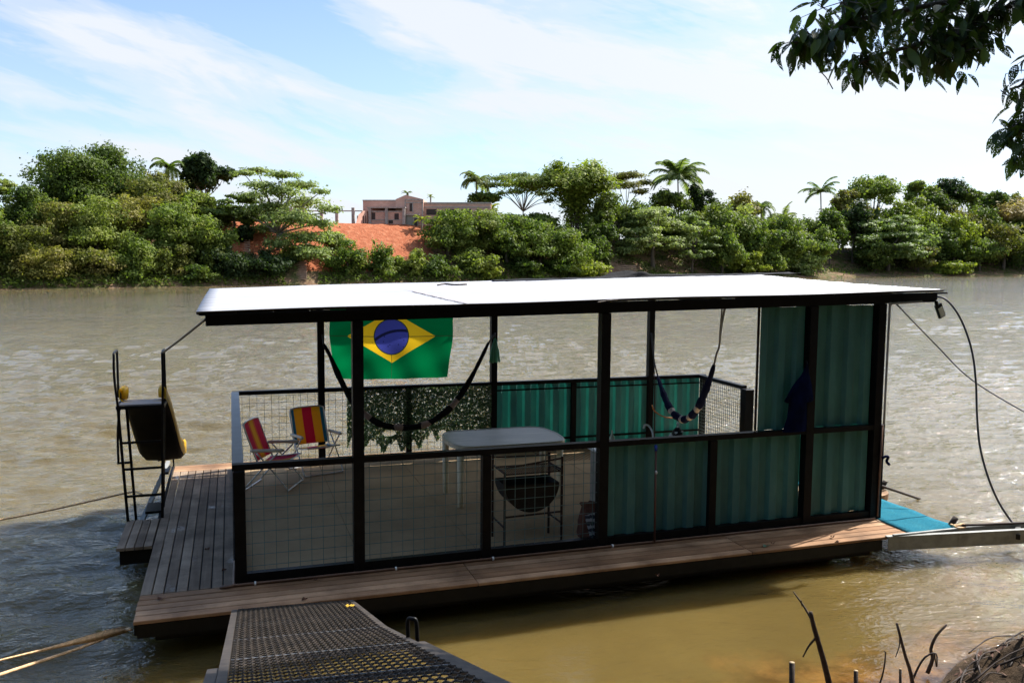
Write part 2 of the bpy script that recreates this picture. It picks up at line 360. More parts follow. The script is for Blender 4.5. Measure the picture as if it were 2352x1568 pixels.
def bank_mat():
    m, g, b = new_mat('river_bank_soil'); geo = g.n('ShaderNodeNewGeometry'); v = geo.outputs['Position']
    at = g.n('ShaderNodeAttribute', attribute_name='red').outputs['Fac']
    n = g.noise(v, .25, 7, .6); n2 = g.noise(g.mapping(v, sc=(1.2, 1.2, .25)), 1.0, 7, .65)
    brown = g.ramp(n2, (.3, (.10, .06, .035)), (.55, (.20, .125, .075)), (.8, (.33, .23, .15)))
    brown = g.mix(g.ramp(n, (.44, 0), (.58, .85)), brown, (.07, .085, .025))
    red = g.ramp(n2, (.2, (.19, .055, .026)), (.5, (.31, .098, .045)), (.8, (.44, .20, .11)))
    f = g.m('ADD', at, g.m('MULTIPLY', g.m('SUBTRACT', n2, .5), .8))
    pset(g, b, Base_Color=g.mix(g.ramp(f, (.42, 0), (.58, 1)), brown, red), Roughness=.95, Specular_IOR_Level=.1)
    bump(g, b, n2, .5, .6); return m
M['bank'] = bank_mat()
def near_soil():
    m, g, b = new_mat('near_bank_soil'); v = g.n('ShaderNodeNewGeometry').outputs['Position']
    n = g.noise(v, 3, 8, .65); n2 = g.noise(v, 22, 6, .7)
    c = g.ramp(n, (.3, (.030, .020, .012)), (.55, (.075, .050, .030)), (.8, (.20, .14, .085)))
    c = g.mix(g.ramp(n2, (.5, 0), (.75, .6)), c, (.05, .035, .02))
    pset(g, b, Base_Color=c, Roughness=.95, Specular_IOR_Level=.1); bump(g, b, n2, .04); return m
M['soil'] = near_soil()
def water_mat():
    m, g, b = new_mat('river_water'); v = g.n('ShaderNodeNewGeometry').outputs['Position']
    r = g.mapping(v, rot=(0, 0, YAW-R(4)))
    x, y, z = g.sep(r)
    def band(sx, sy, s, d, ro, off): return g.noise(g.mapping(r, loc=(off, off, 0), sc=(sx, sy, 1)), s, d, ro, .25)
    h1 = band(.55, 1.25, 1.0, 2, .5, 0.); h2 = band(.7, 1.5, 2.6, 3, .55, 7.); h3 = band(1, 1.7, 9.0, 3, .6, 13.)
    patch = g.ramp(g.noise(g.mapping(v, sc=(.05, .09, 1)), 1, 3, .5), (.3, .45), (.7, 1.25))
    h0 = band(.22, .6, 1.0, 2, .5, 3.)
    X, Y, Z = g.sep(v)
    far = g.m('MULTIPLY', g.m('SUBTRACT', Y, 12.0), .03, clamp=True)
    h = g.m('ADD', g.m('MULTIPLY', h2, .060), g.m('MULTIPLY', h3, .045))
    h = g.m('ADD', h, g.m('MULTIPLY', far, g.m('ADD', g.m('MULTIPLY', h1, .12), g.m('MULTIPLY', h0, .12))))
    rx_ = g.m('DIVIDE', g.m('SUBTRACT', X, 2.4), 3.5); ry_ = g.m('DIVIDE', g.m('ADD', Y, 2.4), 3.4)
    rr_ = g.m('SQRT', g.m('ADD', g.m('MULTIPLY', rx_, rx_), g.m('MULTIPLY', ry_, ry_)))
    lee = g.ramp(g.m('MULTIPLY', rr_, .5), (.37, .2), (.72, 1.0))
    h = g.m('MULTIPLY', h, g.m('MULTIPLY', lee, patch))
    bump(g, b, h, 1.0)
    mud = g.ramp(g.noise(v, .7, 4, .55), (.3, (.092, .064, .020)), (.7, (.12, .084, .026)))
    mud = g.mix(g.m('MULTIPLY', g.m('ADD', Y, 1.0), .25, clamp=True), mud, (.116, .092, .044))
    sh = g.ramp(g.m('ADD', g.m('MULTIPLY', Y, -1.0), g.m('MULTIPLY', g.noise(v, 1.2, 5, .6), 1.3)), (.0, 0), (1, 1))
    shal = g.m('MULTIPLY', g.m('SUBTRACT', g.m('ADD', g.m('MULTIPLY', Y, -1.0), g.m('MULTIPLY', g.noise(v, 1.3, 5, .6), 1.6)), 2.75), 1.3, clamp=True)
    c = g.mix(shal, mud, g.ramp(g.noise(v, 2.4, 6, .65), (.38, (.06, .028, .008)), (.62, (.22, .11, .03))))
    pset(g, b, Base_Color=c, Roughness=.03, IOR=1.333, Specular_IOR_Level=.5)
    b.subsurface_method = 'BURLEY'
    b.inputs['Subsurface Weight'].default_value = 1.0; b.inputs['Subsurface Radius'].default_value = (1, .8, .4); b.inputs['Subsurface Scale'].default_value = .35
    return m
M['water'] = water_mat()
# ------------------------------------------------------------------ mesh helpers
ORIG = {}; RAFT = []
def fast_mesh(name, V, loops, sizes, mat, uv=None, smooth=False):
    me = bpy.data.meshes.new(name)
    V = np.asarray(V, np.float32).reshape(-1, 3); loops = np.asarray(loops, np.int32); sizes = np.asarray(sizes, np.int32)
    me.vertices.add(len(V)); me.vertices.foreach_set('co', V.ravel())
    me.loops.add(len(loops)); me.loops.foreach_set('vertex_index', loops)
    me.polygons.add(len(sizes)); st = np.zeros(len(sizes), np.int32); st[1:] = np.cumsum(sizes)[:-1]
    me.polygons.foreach_set('loop_start', st); me.polygons.foreach_set('loop_total', sizes)
    if smooth is not False:
        me.polygons.foreach_set('use_smooth', np.ones(len(sizes), bool) if smooth is True else np.asarray(smooth, bool))
    if uv is not None:
        l = me.uv_layers.new(name='uv'); l.data.foreach_set('uv', np.asarray(uv, np.float32)[loops].ravel())
    me.materials.append(mat); me.update(calc_edges=True); me.validate()
    return me
def link(name, me, parent=None, origin=None):
    o = bpy.data.objects.new(name, me); col.objects.link(o)
    if parent is not None: o.parent = parent; ORIG[o.name] = ORIG[parent.name]
    else: ORIG[o.name] = Vector(origin or (0, 0, 0)); o.location = ORIG[o.name]
    return o
def tag(o, label=None, cat=None, group=None, kind=None):
    if label: o['label'] = label
    if cat: o['category'] = cat
    if group: o['group'] = group
    if kind: o['kind'] = kind
    return o
def thing(name, loc, label, cat, group=None, raft=True):
    o = bpy.data.objects.new(name, None); col.objects.link(o); o.empty_display_size = .2
    o.location = loc; ORIG[o.name] = Vector(loc)
    if raft: RAFT.append(o)
    return tag(o, label, cat, group)
class MB:
    def __init__(s): s.V = []; s.L = []; s.S = []; s.sm = []; s.uv = []
    def add(s, V, F, smooth=False, uv=None):
        b = len(s.V); s.V += [tuple(v) for v in V]; s.uv += list(uv) if uv is not None else [(0, 0)]*len(V)
        for f in F: s.L += [b+i for i in f]; s.S.append(len(f)); s.sm.append(smooth)
        return s
    def box(s, x0, x1, y0, y1, z0, z1, tf=None, bev=0.):
        if bev:
            e = bev; V = []
            for z, k in ((z0, e), (z0+e, 0), (z1-e, 0), (z1, e)):
                V += [(x0+k, y0+k, z), (x1-k, y0+k, z), (x1-k, y1-k, z), (x0+k, y1-k, z)]
            F = [(3, 2, 1, 0), (12, 13, 14, 15)] + [(4*r+i, 4*r+(i+1) % 4, 4*r+4+(i+1) % 4, 4*r+4+i) for r in range(3) for i in range(4)]
        else:
            V = [(x0, y0, z0), (x1, y0, z0), (x1, y1, z0), (x0, y1, z0), (x0, y0, z1), (x1, y0, z1), (x1, y1, z1), (x0, y1, z1)]
            F = [(3, 2, 1, 0), (4, 5, 6, 7), (0, 1, 5, 4), (1, 2, 6, 5), (2, 3, 7, 6), (3, 0, 4, 7)]
        if tf: V = [tf @ Vector(v) for v in V]
        return s.add(V, F)
    def bar(s, a, b, w, h, up=(0, 0, 1)):           # rectangular bar between two points
        a, b = Vector(a), Vector(b); d = (b-a).normalized(); u = Vector(up)
        if abs(d.dot(u)) > .98: u = Vector((0, 1, 0))
        sd = d.cross(u).normalized(); u = sd.cross(d)
        V = [p + sd*(i*w/2) + u*(j*h/2) for p in (a, b) for i, j in ((-1, -1), (1, -1), (1, 1), (-1, 1))]
        return s.add(V, [(3, 2, 1, 0), (4, 5, 6, 7), (0, 1, 5, 4), (1, 2, 6, 5), (2, 3, 7, 6), (3, 0, 4, 7)])
    def tube(s, P, r, n=8, cap=True):
        P = [Vector(p) for p in P]; N = len(P)
        rs = r if hasattr(r, '__len__') else [r]*N
        t0 = (P[1]-P[0]).normalized(); u = t0.orthogonal().normalized(); V = []; uv = []
        ln = [0.]
        for i in range(1, N): ln.append(ln[-1]+(P[i]-P[i-1]).length)
        for i in range(N):
            t = (P[min(i+1, N-1)]-P[max(i-1, 0)]).normalized()
            u = (u - t*u.dot(t)).normalized(); v = t.cross(u)
            for k in range(n):
                a = 2*math.pi*k/n; V.append(P[i]+(u*math.cos(a)+v*math.sin(a))*rs[i]); uv.append((ln[i]/max(ln[-1], 1e-6), k/n))
        F = [(i*n+k, i*n+(k+1) % n, (i+1)*n+(k+1) % n, (i+1)*n+k) for i in range(N-1) for k in range(n)]
        if cap: F += [tuple(range(n-1, -1, -1)), tuple(range((N-1)*n, N*n))]
        return s.add(V, F, True, uv)
    def build(s, name, mat, parent=None, origin=None, raft=True):
        o0 = ORIG[parent.name] if parent is not None else Vector(origin or (0, 0, 0))
        V = np.array(s.V, float) - np.array(o0)
        me = fast_mesh(name, V, s.L, s.S, mat, s.uv, s.sm)
        o = link(name, me, parent, origin)
        if parent is None and raft: RAFT.append(o)
        return o
def smooth_pts(P, n=24):
    P = [Vector(p) for p in P]; Q = [P[0]*2-P[1]] + P + [P[-1]*2-P[-2]]; out = []
    m = len(P)-1
    for i in range(n+1):
        t = i/n*m; k = min(int(t), m-1); f = t-k; a, b, c, d = Q[k:k+4]
        out.append(.5*((2*b)+(c-a)*f+(2*a-5*b+4*c-d)*f*f+(3*b-a-3*c+d)*f**3))
    return out
def grid_surface(name, mat, P, origin, parent=None, uv=None, close=False):   # P[i][j] points
    n, m = len(P), len(P[0]); V = [p for r in P for p in r]
    L = []; S = []
    for i in range(n-1):
        for j in range(m-1): L += [i*m+j, (i+1)*m+j, (i+1)*m+j+1, i*m+j+1]; S.append(4)
    me = fast_mesh(name, np.array(V, float)-np.array(ORIG[parent.name] if parent is not None else origin), L, S, mat, uv, True)
    return link(name, me, parent, origin)
# ------------------------------------------------------------------ the setting
def axis(lo, hi, h0, k, far_lo, far_hi):
    a = list(np.arange(lo, hi, h0)); h = h0; x = lo; L_ = []
    while x > far_lo: h *= k; x -= h; L_.append(x)
    h = h0; x = a[-1]; H_ = []
    while x < far_hi: h *= (k if x < 400 else 1.2); x += h; H_.append(x)
    return np.array(L_[::-1]+a+H_)
gx = axis(-5, 11, .075, 1.017, -420, 2600); gy = axis(-3.4, 9, .055, 1.0115, -14, 2600)
gx = np.concatenate([[-3000, -1200], gx]); gy = np.concatenate([[-3000, -300, -60], gy])
X, Y = np.meshgrid(gx, gy, indexing='ij'); HX = np.gradient(gx)[:, None]; HY = np.gradient(gy)[None, :]
W_RNG = np.random.default_rng(5); Zw = np.zeros_like(X)
gust = .75+.35*np.sin(X*.11+Y*.05+1)*np.sin(Y*.09-X*.03)+.22*np.sin(X*.31-Y*.17+2)*np.sin(Y*.27+.8)
lee = np.clip(.22+.78*np.clip((np.hypot((X-2.4)/3.5, (Y+2.4)/3.4)-.75)/.7, 0, 1), 0, 1)
for k in range(72):
    lam = .19*(1.6/.19)**(W_RNG.random()**1.35); th = W_RNG.normal(R(-4), .42); kv = 2*math.pi/lam
    dx, dy = math.sin(YAW+th), math.cos(YAW+th); ph = W_RNG.uniform(0, 6.283)
    fade = np.clip(lam/(2.6*np.maximum(HX*abs(dx), HY*abs(dy)))-.6, 0, 1)
    arg = kv*(dx*X+dy*Y)+ph+.8*np.sin(.37*X*dy-.41*Y*dx+ph)
    Zw += fade*(lam*.0056)*(np.sin(arg)+.25*np.sin(2*arg+.4))
Zw = Zw*gust*lee
Vw = np.stack([X, Y, Zw], 2).reshape(-1, 3); m_ = len(gy)
ii, jj = np.meshgrid(np.arange(len(gx)-1), np.arange(m_-1), indexing='ij'); b_ = (ii*m_+jj).ravel()
Lw = np.stack([b_, b_+m_, b_+m_+1, b_+1], 1).ravel()
tag(link('river_water', fast_mesh('river_water', Vw, Lw, np.full(len(b_), 4), M['water'], smooth=True), None, (0, 0, 0)), kind='structure')
tag(link('river_bed', fast_mesh('river_bed', [(-3000, -3000, -2.4), (3000, -3000, -2.4), (3000, 3000, -2.4), (-3000, 3000, -2.4)], [0, 1, 2, 3], [4], M['soil']), None, (0, 0, 0)), kind='structure')
# far bank, read along its waterline
def wl(px): return 658.5-(px-480)*(22.5/1520) if px < 2000 else 636-(px-2000)*(2.3/352)
def D(px): return 3.246*FP/(wl(px)-606)
def lerp(x, pts):
    for (a, va), (b, vb) in zip(pts, pts[1:]):
        if x <= b: return va+(vb-va)*max(0, (x-a)/(b-a))
    return pts[-1][1]
def plateau(px): return lerp(px, [(-600, 7), (350, 8), (520, 10.2), (1050, 10.4), (1250, 9.5), (1450, 8.5), (1900, 7.5), (2700, 8)])
def sstep(t): t = max(0, min(1, t)); return t*t*(3-2*t)
def bank_h(px, s):
    if s < 0: return max(-2.5, s*.25)
    beach = lerp(px, [(0, 1.5), (1300, 2), (1500, 5), (1700, 9), (2100, 8), (2700, 6)])
    rise = lerp(px, [(0, 16), (500, 17), (1050, 18), (1400, 18), (2700, 22)])
    if s < beach: return .25+.9*s/beach if s > .3 else .8*s
    z0 = 1.15; H = plateau(px)
    t = (s-beach)/rise
    if t < 1: return z0+(H-z0)*(.25*sstep(t)+.75*min(1, t**1.0*1.0))
    return H + min(1.5, (s-beach-rise)*.01)
pxs = list(range(-1500, 4200, 20)); ss = [-30, -8, -3, -1, 0, .3, .8, 1.5, 3, 4.5, 6, 7.5, 9, 10.5, 12, 14, 16, 18, 20, 22, 25, 30, 45, 80, 200, 600, 2500]
V = []; red = []
for px in pxs:
    pc = max(-1500, min(4200, px))
    for s in ss:
        d = D(max(-800, min(3200, pc)))+s
        h = bank_h(px, s) + (random.uniform(-.12, .12) if 1 < s < 30 else 0)
        p = bank_point(px, d, h); V.append((p.x, p.y, p.z))
        r = sstep((px-480)/60)*sstep((1015-px)/40) if s > 4 else 0
        if px < 700: r *= sstep((s-6)/5)
        red.append(r)
m_ = len(ss); L = []; S = []
for i in range(len(pxs)-1):
    for j in range(m_-1): L += [i*m_+j, (i+1)*m_+j, (i+1)*m_+j+1, i*m_+j+1]; S.append(4)
me = fast_mesh('far_bank', V, L, S, M['bank'], smooth=True)
at_ = me.attributes.new('red', 'FLOAT', 'POINT'); at_.data.foreach_set('value', np.array(red, np.float32))
tag(link('far_bank', me, None, (0, 0, 0)), kind='structure')
# near bank (world)
def near_h(x, y):
    shore = -3.25 + .25*math.sin(x*.9) + .9*sstep((x-3.7)/2.4) - .3*sstep((x-8)/3)
    s = shore-y
    h = s*.42 if s > 0 else s*.30
    h += .13*math.exp(-((x-6.6)/1.1)**2-((y+2.95)/.38)**2) if s > -.5 else 0
    if s > 0: h += min(1, s*4)*(.035*math.sin(x*5.1+y*3)+.03*math.sin(y*9.7+x*7.3)+.05*math.sin(x*17+1)*math.sin(y*13)+.03*math.sin(x*31+y*7)*math.sin(y*37-x*11))
    return max(-2.3, min(h, 3.0+.02*s))
xs = list(np.arange(-4, 12, .07)); xs = [-400, -120, -50, -25, -12, -7]+xs+[14, 20, 40, 90, 300]
ys = [-400, -150, -60, -30, -18, -13, -10.5, -9, -8, -7, -6]+list(np.arange(-5.2, 1.0, .06))+[3, 8]
V = [(x, y, near_h(x, y)) for x in xs for y in ys]; m_ = len(ys); L = []; S = []
for i in range(len(xs)-1):
    for j in range(m_-1): L += [i*m_+j, (i+1)*m_+j, (i+1)*m_+j+1, i*m_+j+1]; S.append(4)
tag(link('near_bank', fast_mesh('near_bank', V, L, S, M['soil'], smooth=True), None, (0, 0, 0)), kind='structure')
# ------------------------------------------------------------------ the raft cabin
XN = [0, 1.11, 2.353, 3.597, 4.88, 6.09, 7.01]; YF = 4.61
XF = [0, 1.22, 2.493, 3.81, 5.135, 6.48, 7.47]
def beam_z(x): return 2.34+.0205*x                      # underside of the near roof beam
def roof_z(x, y): 
    zn = 2.462+.0205*x; zf = 2.518+.027*x
    return zn+(zf-zn)*(y+.12)/5.27
raft = thing('raft_cabin', (3.5, 2.2, 0), 'floating raft with a black steel cabin, teal corrugated panels and a white roof', 'raft')
m = MB()
m.box(-.64, 6.60, -.42, 4.85, -.24, -.035); m.build('hull', M['hull'], raft)
for y0 in (.1, 2.1, 3.9):
    t = MB(); t.tube([(-.6, y0+.3, -.36), (6.55, y0+.3, -.36)], .28, 16); t.build('pontoon', M['hull'], raft)
m = MB(); m.bar((-.76, -.545, -.09), (6.63, -.545, -.09), .05, .11); m.bar((-.765, -.5, -.09), (-.765, 4.95, -.09), .05, .11); m.build('edge_beam', M['hull'], raft)
m = MB()
for i in range(8):
    x0 = -.79+i*.0985; m.box(x0, x0+.088, .012, 4.62, -.03, random.uniform(-.001, .001), bev=.004)
m.build('deck_boards', M['wood_y'], raft)
m = MB()
for i in range(5):
    y0 = -.57+i*.1165; m.box(-.79+random.uniform(-.006, .006), 2.1, y0, y0+.103, -.03, random.uniform(-.001, .001), bev=.004)
    m.box(2.106, 5.0, y0, y0+.103, -.03, random.uniform(-.001, .001), bev=.004)
    m.box(5.006, 7.0, y0, y0+.103, -.03, random.uniform(-.001, .001), bev=.004)
mf = MB()
for i in range(3):
    y0 = 4.63+i*.12; mf.box(-.79, 3.5, y0, y0+.11, -.03, random.uniform(-.001, .001), bev=.004); mf.box(3.506, 7.7, y0, y0+.11, -.03, random.uniform(-.001, .001), bev=.004)
m.build('deck_boards', M['wood_x'], raft); mf.build('deck_boards', M['wood_x'], raft)
m = MB()
for i in range(7):
    x0 = 7.02+i*.098; m.box(x0, x0+.088, -.57, 4.62, -.032, -.002, bev=.004)
m.build('deck_boards', M['wood_y'], raft)
m = MB()
for i in range(6):
    for j in range(4):
        m.box(.0+i*1.168+.003, (i+1)*1.168-.003, .005+j*1.15+.003, .005+(j+1)*1.15-.003, -.028, .004+random.uniform(-.001, .001), bev=.002)
m.build('floor', M['floor'], raft)
def post(x, y, z0, z1, w=.1): q = MB(); q.box(x-w/2, x+w/2, y-w/2, y+w/2, z0, z1, bev=.006); return q.build('post', M['black'], raft)
for x, tall in zip(XN, (0, 1, 0, 1, 0, 1, 1)):
    post(x+(.05 if x == 0 else 0), .05, -.028, (beam_z(x) if tall else 1.04), .1 if tall or x == 0 else .085)
for x, tall in zip(XF, (0, 1, 0, 1, 0, 1, 0)):
    post(x+(.04 if x == 0 else 0), YF-.04, -.028, (roof_z(x, YF)-.1 if tall else 1.04), .095 if tall else .08)
post(7.36, 3.12, -.028, 1.06, .14)
def rail(a, b, w=.085, h=.055, name='rail'): q = MB(); q.bar(a, b, w, h); return q.build(name, M['black'], raft)
rail((-.01, .05, 1.0725), (1.06, .05, 1.0725)); rail((1.16, .05, 1.0725), (3.547, .05, 1.0725)); rail((3.647, .05, 1.0725), (6.04, .05, 1.0725)); rail((6.14, .05, 1.0725), (6.96, .05, 1.0725))
rail((0, YF-.04, 1.0725), (1.17, YF-.04, 1.0725)); rail((1.27, YF-.04, 1.0725), (3.76, YF-.04, 1.0725)); rail((3.86, YF-.04, 1.0725), (6.43, YF-.04, 1.0725)); rail((6.53, YF-.04, 1.0725), (7.5, YF-.04, 1.0725))
M['greyed'] = simple('sky_sheen_grey_steel', (.13, .145, .165), .4, .3, 5, .5)  # sky reflection on the left rail put into the colour; crossbars share it
q = MB(); q.bar((.04, .095, 1.0725), (.04, YF-.085, 1.0725), .1, .05); lr = q.build('rail', M['greyed'], raft)
rail((7.40, YF-.085, 1.0725), (7.36, 3.2, 1.0725))
for a, b in zip(XN, XN[1:]): rail((a+.1 if a == 0 else a+.05, .05, .05), (b-.05, .05, .05), .07, .09, 'base_beam')
rail((.04, .1, .05), (.04, YF-.1, .05), .07, .09, 'base_beam'); 
for a, b in zip(XF, XF[1:]): rail((a+.09 if a == 0 else a+.05, YF-.04, .045), (b-.05, YF-.04, .045), .06, .05, 'base_beam')
for a, b in ((3.81, 5.135), (5.135, 6.48), (6.48, 7.47)):
    rail((a+.05, YF-.06, .965), (b-.05, YF-.06, .965), .03, .022, 'middle_bar'); rail((a+.05, YF-.06, .17), (b-.05, YF-.06, .17), .03, .03, 'middle_bar')
def wire_x(x0, x1, y, z0, z1, sp=.105, r=.0021):
    q = MB(); k = 0; x = x0+sp/2
    while x < x1: q.box(x-r, x+r, y-r, y+r, z0, z1); x += sp
    z = z0+sp/2
    while z < z1: q.box(x0, x1, y+r, y+3*r, z-r, z+r); z += sp
    return q
M['wire'] = simple('green_coated_wire', (.09, .17, .16), .5, .2)
M['wire_far'] = simple('grey_coated_wire', (.07, .10, .095), .5, .2)
for a, b in ((.1, 1.06), (1.16, 2.31), (2.395, 3.547)): wire_x(a, b, .05, .095, 1.045).build('wire_mesh_panel', M['wire'], raft)
for a, b in ((.08, 1.17), (1.27, 2.453), (2.533, 3.76)): wire_x(a, b, YF-.04, .07, 1.045, .1).build('wire_mesh_panel', M['wire_far'], raft)
def wire_y(x, y0, y1, z0, z1, sp=.1, r=.002):
    q = MB(); y = y0+sp/2
    while y < y1: q.box(x-r, x+r, y-r, y+r, z0, z1); y += sp
    z = z0+sp/2
    while z < z1: q.box(x+r, x+3*r, y0, y1, z-r, z+r); z += sp
    return q
wire_y(.04, .1, YF-.1, .095, 1.045).build('wire_mesh_panel', M['wire'], raft)
wire_y(7.38, 3.2, YF-.1, .06, 1.045, .055, .0026).build('wire_mesh_panel', M['wire_far'], raft)
def corrug(x0, x1, y, z0, z1, pitch=.235, dep=.042, axis=0):
    prof = []; x = x0
    while x < x1:
        for dx, dy in ((0, 0), (.36, 0), (.5, 1), (.86, 1)):
            xx = x+dx*pitch
            if xx < x1: prof.append((xx, dy*dep))
        x += pitch
    prof.append((x1, prof[-1][1]))
    q = MB(); nz = 6; V = []
    for i, (xx, d) in enumerate(prof):
        for k in range(nz+1):
            z = z0+(z1-z0)*k/nz; w_ = 0
            V.append((xx, y+d+w_, z) if axis == 0 else (y-d+w_, xx, z))
    n = len(V); t = .0015; V2 = [(a, b+t, c) if axis == 0 else (a+t, b, c) for a, b, c in V]
    F = [(i*(nz+1)+k, (i+1)*(nz+1)+k, (i+1)*(nz+1)+k+1, i*(nz+1)+k+1) for i in range(len(prof)-1) for k in range(nz)]
    q.add(V+V2, F+[tuple(n+j for j in f[::-1]) for f in F]); return q
for a, b in ((3.66, 4.85), (4.925, 6.04), (6.14, 6.97)): corrug(a, b, .062, .09, 1.043).build('corrugated_panel', M['teal'], raft)
for a, b in ((5.45, 6.045), (6.135, 6.99)): corrug(a, b, .068, 1.1, beam_z(a)).build('corrugated_panel', M['teal'], raft)
for a, b in ((3.86, 5.095), (5.175, 6.43), (6.53, 7.43)): corrug(a, b, YF-.03, .03, 1.04).build('corrugated_panel', M['teal'], raft)
corrug(.11, 1.6, 7.035, .1, 2.44, axis=1).build('corrugated_panel', M['teal'], raft)
q = MB(); q.bar((5.452, .112, 1.1), (5.452, .112, beam_z(5.45)), .02, .02); q.build('middle_bar', M['rust'], raft)
q = MB(); q.bar((7.085, .03, -.02), (7.085, .03, 1.1), .05, .06); q.build('post', M['black'], raft)
q = MB(); q.tube([(7.055, -.012, .03), (7.062, -.012, 1.1)], .012, 6); q.build('corner_pipe', M['brownpipe'], raft)
q = MB(); q.tube(smooth_pts([(7.066, -.03, 1.11), (7.07, -.03, 2.38), (7.075, -.035, 2.47), (7.12, -.04, 2.49), (7.45, -.04, 2.505), (7.5, -.05, 2.51)], 30), .013, 8); q.build('conduit', M['grey_beam'], raft)
q = MB(); q.tube(smooth_pts([(-.005, .6, .02), (-.012, -.0, .018), (.03, -.028, .017), (2, -.03, .016), (7.0, -.03, .016)], 40), .013, 8); pipe = q.build('floor_pipe', M['brownpipe'], raft)
for px in (586, 908, 1130, 1403):
    p = Bp(px, 1340-(px-543)*.105, z=.02); q = MB(); q.tube([(p.x-.008, -.03, .016), (p.x+.008, -.03, .016)], .02, 8); q.build('pipe_clip', M['clip'], pipe)
# roof
rz = []; NX, NY = 60, 260
XR = lambda y: 7.76+(.72)*(y+.12)/5.05
P = []
for j in range(NY+1):
    y = -.12+5.05*j/NY; ph = j/NY*50
    row = []
    rag = .03*math.sin(math.floor(ph)*7.3)
    for i in range(NX+1):
        x = -.27+(XR(y)+rag+.27)*i/NX
        row.append((x, y, roof_z(x, y)+.014*math.cos(ph*2*math.pi)+.006*math.sin(x*1.9+y)+(.004 if x > 2.1 else 0)))
    P.append(row)
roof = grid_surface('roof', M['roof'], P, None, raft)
md = roof.modifiers.new('t', 'SOLIDIFY'); md.thickness = .004; md.offset = -1; roof.data.materials.clear(); roof.data.materials.append(simple('roof_underside', (.10, .10, .10), .7)); roof.data.materials.append(M['roof']); md.material_offset = 1  # underside coloured dark to cut light bounced into the cabin
def rbeam(pts, w, h): 
    q = MB()
    for a, b in zip(pts, pts[1:]): q.bar(a, b, w, h)
    return q
rbeam([(-.2, .05, beam_z(-.2)+.052), (7.79, .05, beam_z(7.79)+.052)], .06, .104).build('roof_beam', M['black'], roof)
rbeam([(-.2, YF-.04, roof_z(-.2, YF)-.065), (8.3, YF-.04, roof_z(8.3, YF)-.065)], .06, .09).build('roof_beam', M['black'], roof)
for x in (-.17, 1.22, 2.5, 3.7, 5.0, 6.2, 7.3):
    rbeam([(x, .09, roof_z(x, .1)-.055), (x, YF-.08, roof_z(x, YF)-.055)], .045, .06).build('roof_beam', M['black'], roof)
q = MB()
for i in range(26): x0 = -.25+i*.31; q.bar((x0, -.1, roof_z(x0, -.1)-.014), (x0+.3, -.1, roof_z(x0+.3, -.1)-.014+random.uniform(-.004, .005)), .03, .018)
q.build('edge_strip', M['black'], roof)
# sheet seam with rust flecks
q = MB(); V = []
for k in range(91):
    t = k/90; y = 4.88-4.93*t; z = roof_z(2.12, y)+.021
    V += [(2.12-.008-.016*abs(math.sin(k*2.1+math.sin(k))), y, z), (2.12+.008+.012*abs(math.sin(k*1.3)), y, z)]
q.add(V, [(2*k, 2*k+1, 2*k+3, 2*k+2) for k in range(90)])
q.build('sheet_seam', simple('rusty_seam', (.30, .27, .28), .8, .5, 30), roof)
# ------------------------------------------------------------------ things on the raft
def grid_mesh_uv(name, mat, P, UV, parent=None, origin=None):
    uv = [u for r in UV for u in r]; o = grid_surface(name, mat, P, origin, parent, uv)
    if parent is None: RAFT.append(o)
    return o
# flag
P = []; UV = []; fy = YF+.06
for j in range(41):
    v = j/40*2-1; row = []; ur = []
    for i in range(61):
        u = i/60*2-1
        hw = 142-13*max(0, -v)**1.3*1.0
        px = 899+u*hw+(3 if u < 0 else 0)*max(0, -v); py = 773-95*v + (4*(1-u)/2)*(-v if v < 0 else 0)+ (u*u)*(-2)
        p = Bp(px, py, y=fy)
        wv = .018*math.sin(u*9+v*3.2)*(.5-v*.5) + .012*math.sin(u*4-v*7) + .016*math.sin((u*.8-v)*13)*max(0, -u-.1)*(.9-abs(v)*.3)
        p.y += wv+.02*(1-v)*u*u; row.append(tuple(p)); ur.append((u, v))
    P.append(row); UV.append(ur)
f0 = Bp(899, 868, y=fy)
o = grid_mesh_uv('flag', M['flag'], P, UV, origin=f0)
tag(o, 'green and yellow flag with a blue disc hanging below the far roof edge', 'flag')
# hammocks
def hammock(name, pts, r, mat, label, ropes):
    P = smooth_pts(pts, 60); n = len(P); base = min(P, key=lambda p: p.z)
    t = thing(name, base, label, 'hammock')
    rr = [r*(.45+.55*min(1, 5*min(i, n-1-i)/n))*(1+.12*math.sin(i*.9)+.06*math.sin(i*2.3)) for i in range(n)]
    q = MB(); q.tube(P, rr, 12); q.build('cloth', mat, t)
    for rp, rr_ in ropes: q = MB(); q.tube(smooth_pts(rp, 16), rr_, 6); q.build('hanging_rope', M['darkrope'], t)
    return t
hp = [(743, 790, 4.44), (757, 815, 4.42), (776, 858, 4.38), (800, 905, 4.3), (832, 945, 4.25), (870, 972, 4.2), (905, 980, 4.18), (940, 981, 4.16), (975, 975, 4.18), (1010, 956, 4.22), (1042, 928, 4.26), (1072, 885, 4.32), (1100, 833, 4.38), (1122, 787, 4.42)]
hammock('hammock', [Bp(a, b, y=y) for a, b, y in hp], .046, M['ham1'], 'rolled black hammock with pale bands hanging slack between the far posts',
        [([Bp(740, 768, y=4.5), Bp(743, 790, y=4.44)], .012), ([Bp(1136, 766, y=4.5), Bp(1122, 787, y=4.42)], .012)])
hp = [(1512, 868, 4.2), (1520, 893, 3.9), (1530, 920, 3.6), (1543, 944, 3.3), (1556, 957, 3.1), (1572, 963, 2.9), (1590, 953, 2.7), (1605, 933, 2.5), (1618, 903, 2.3), (1631, 868, 2.1), (1640, 838, 1.9)]
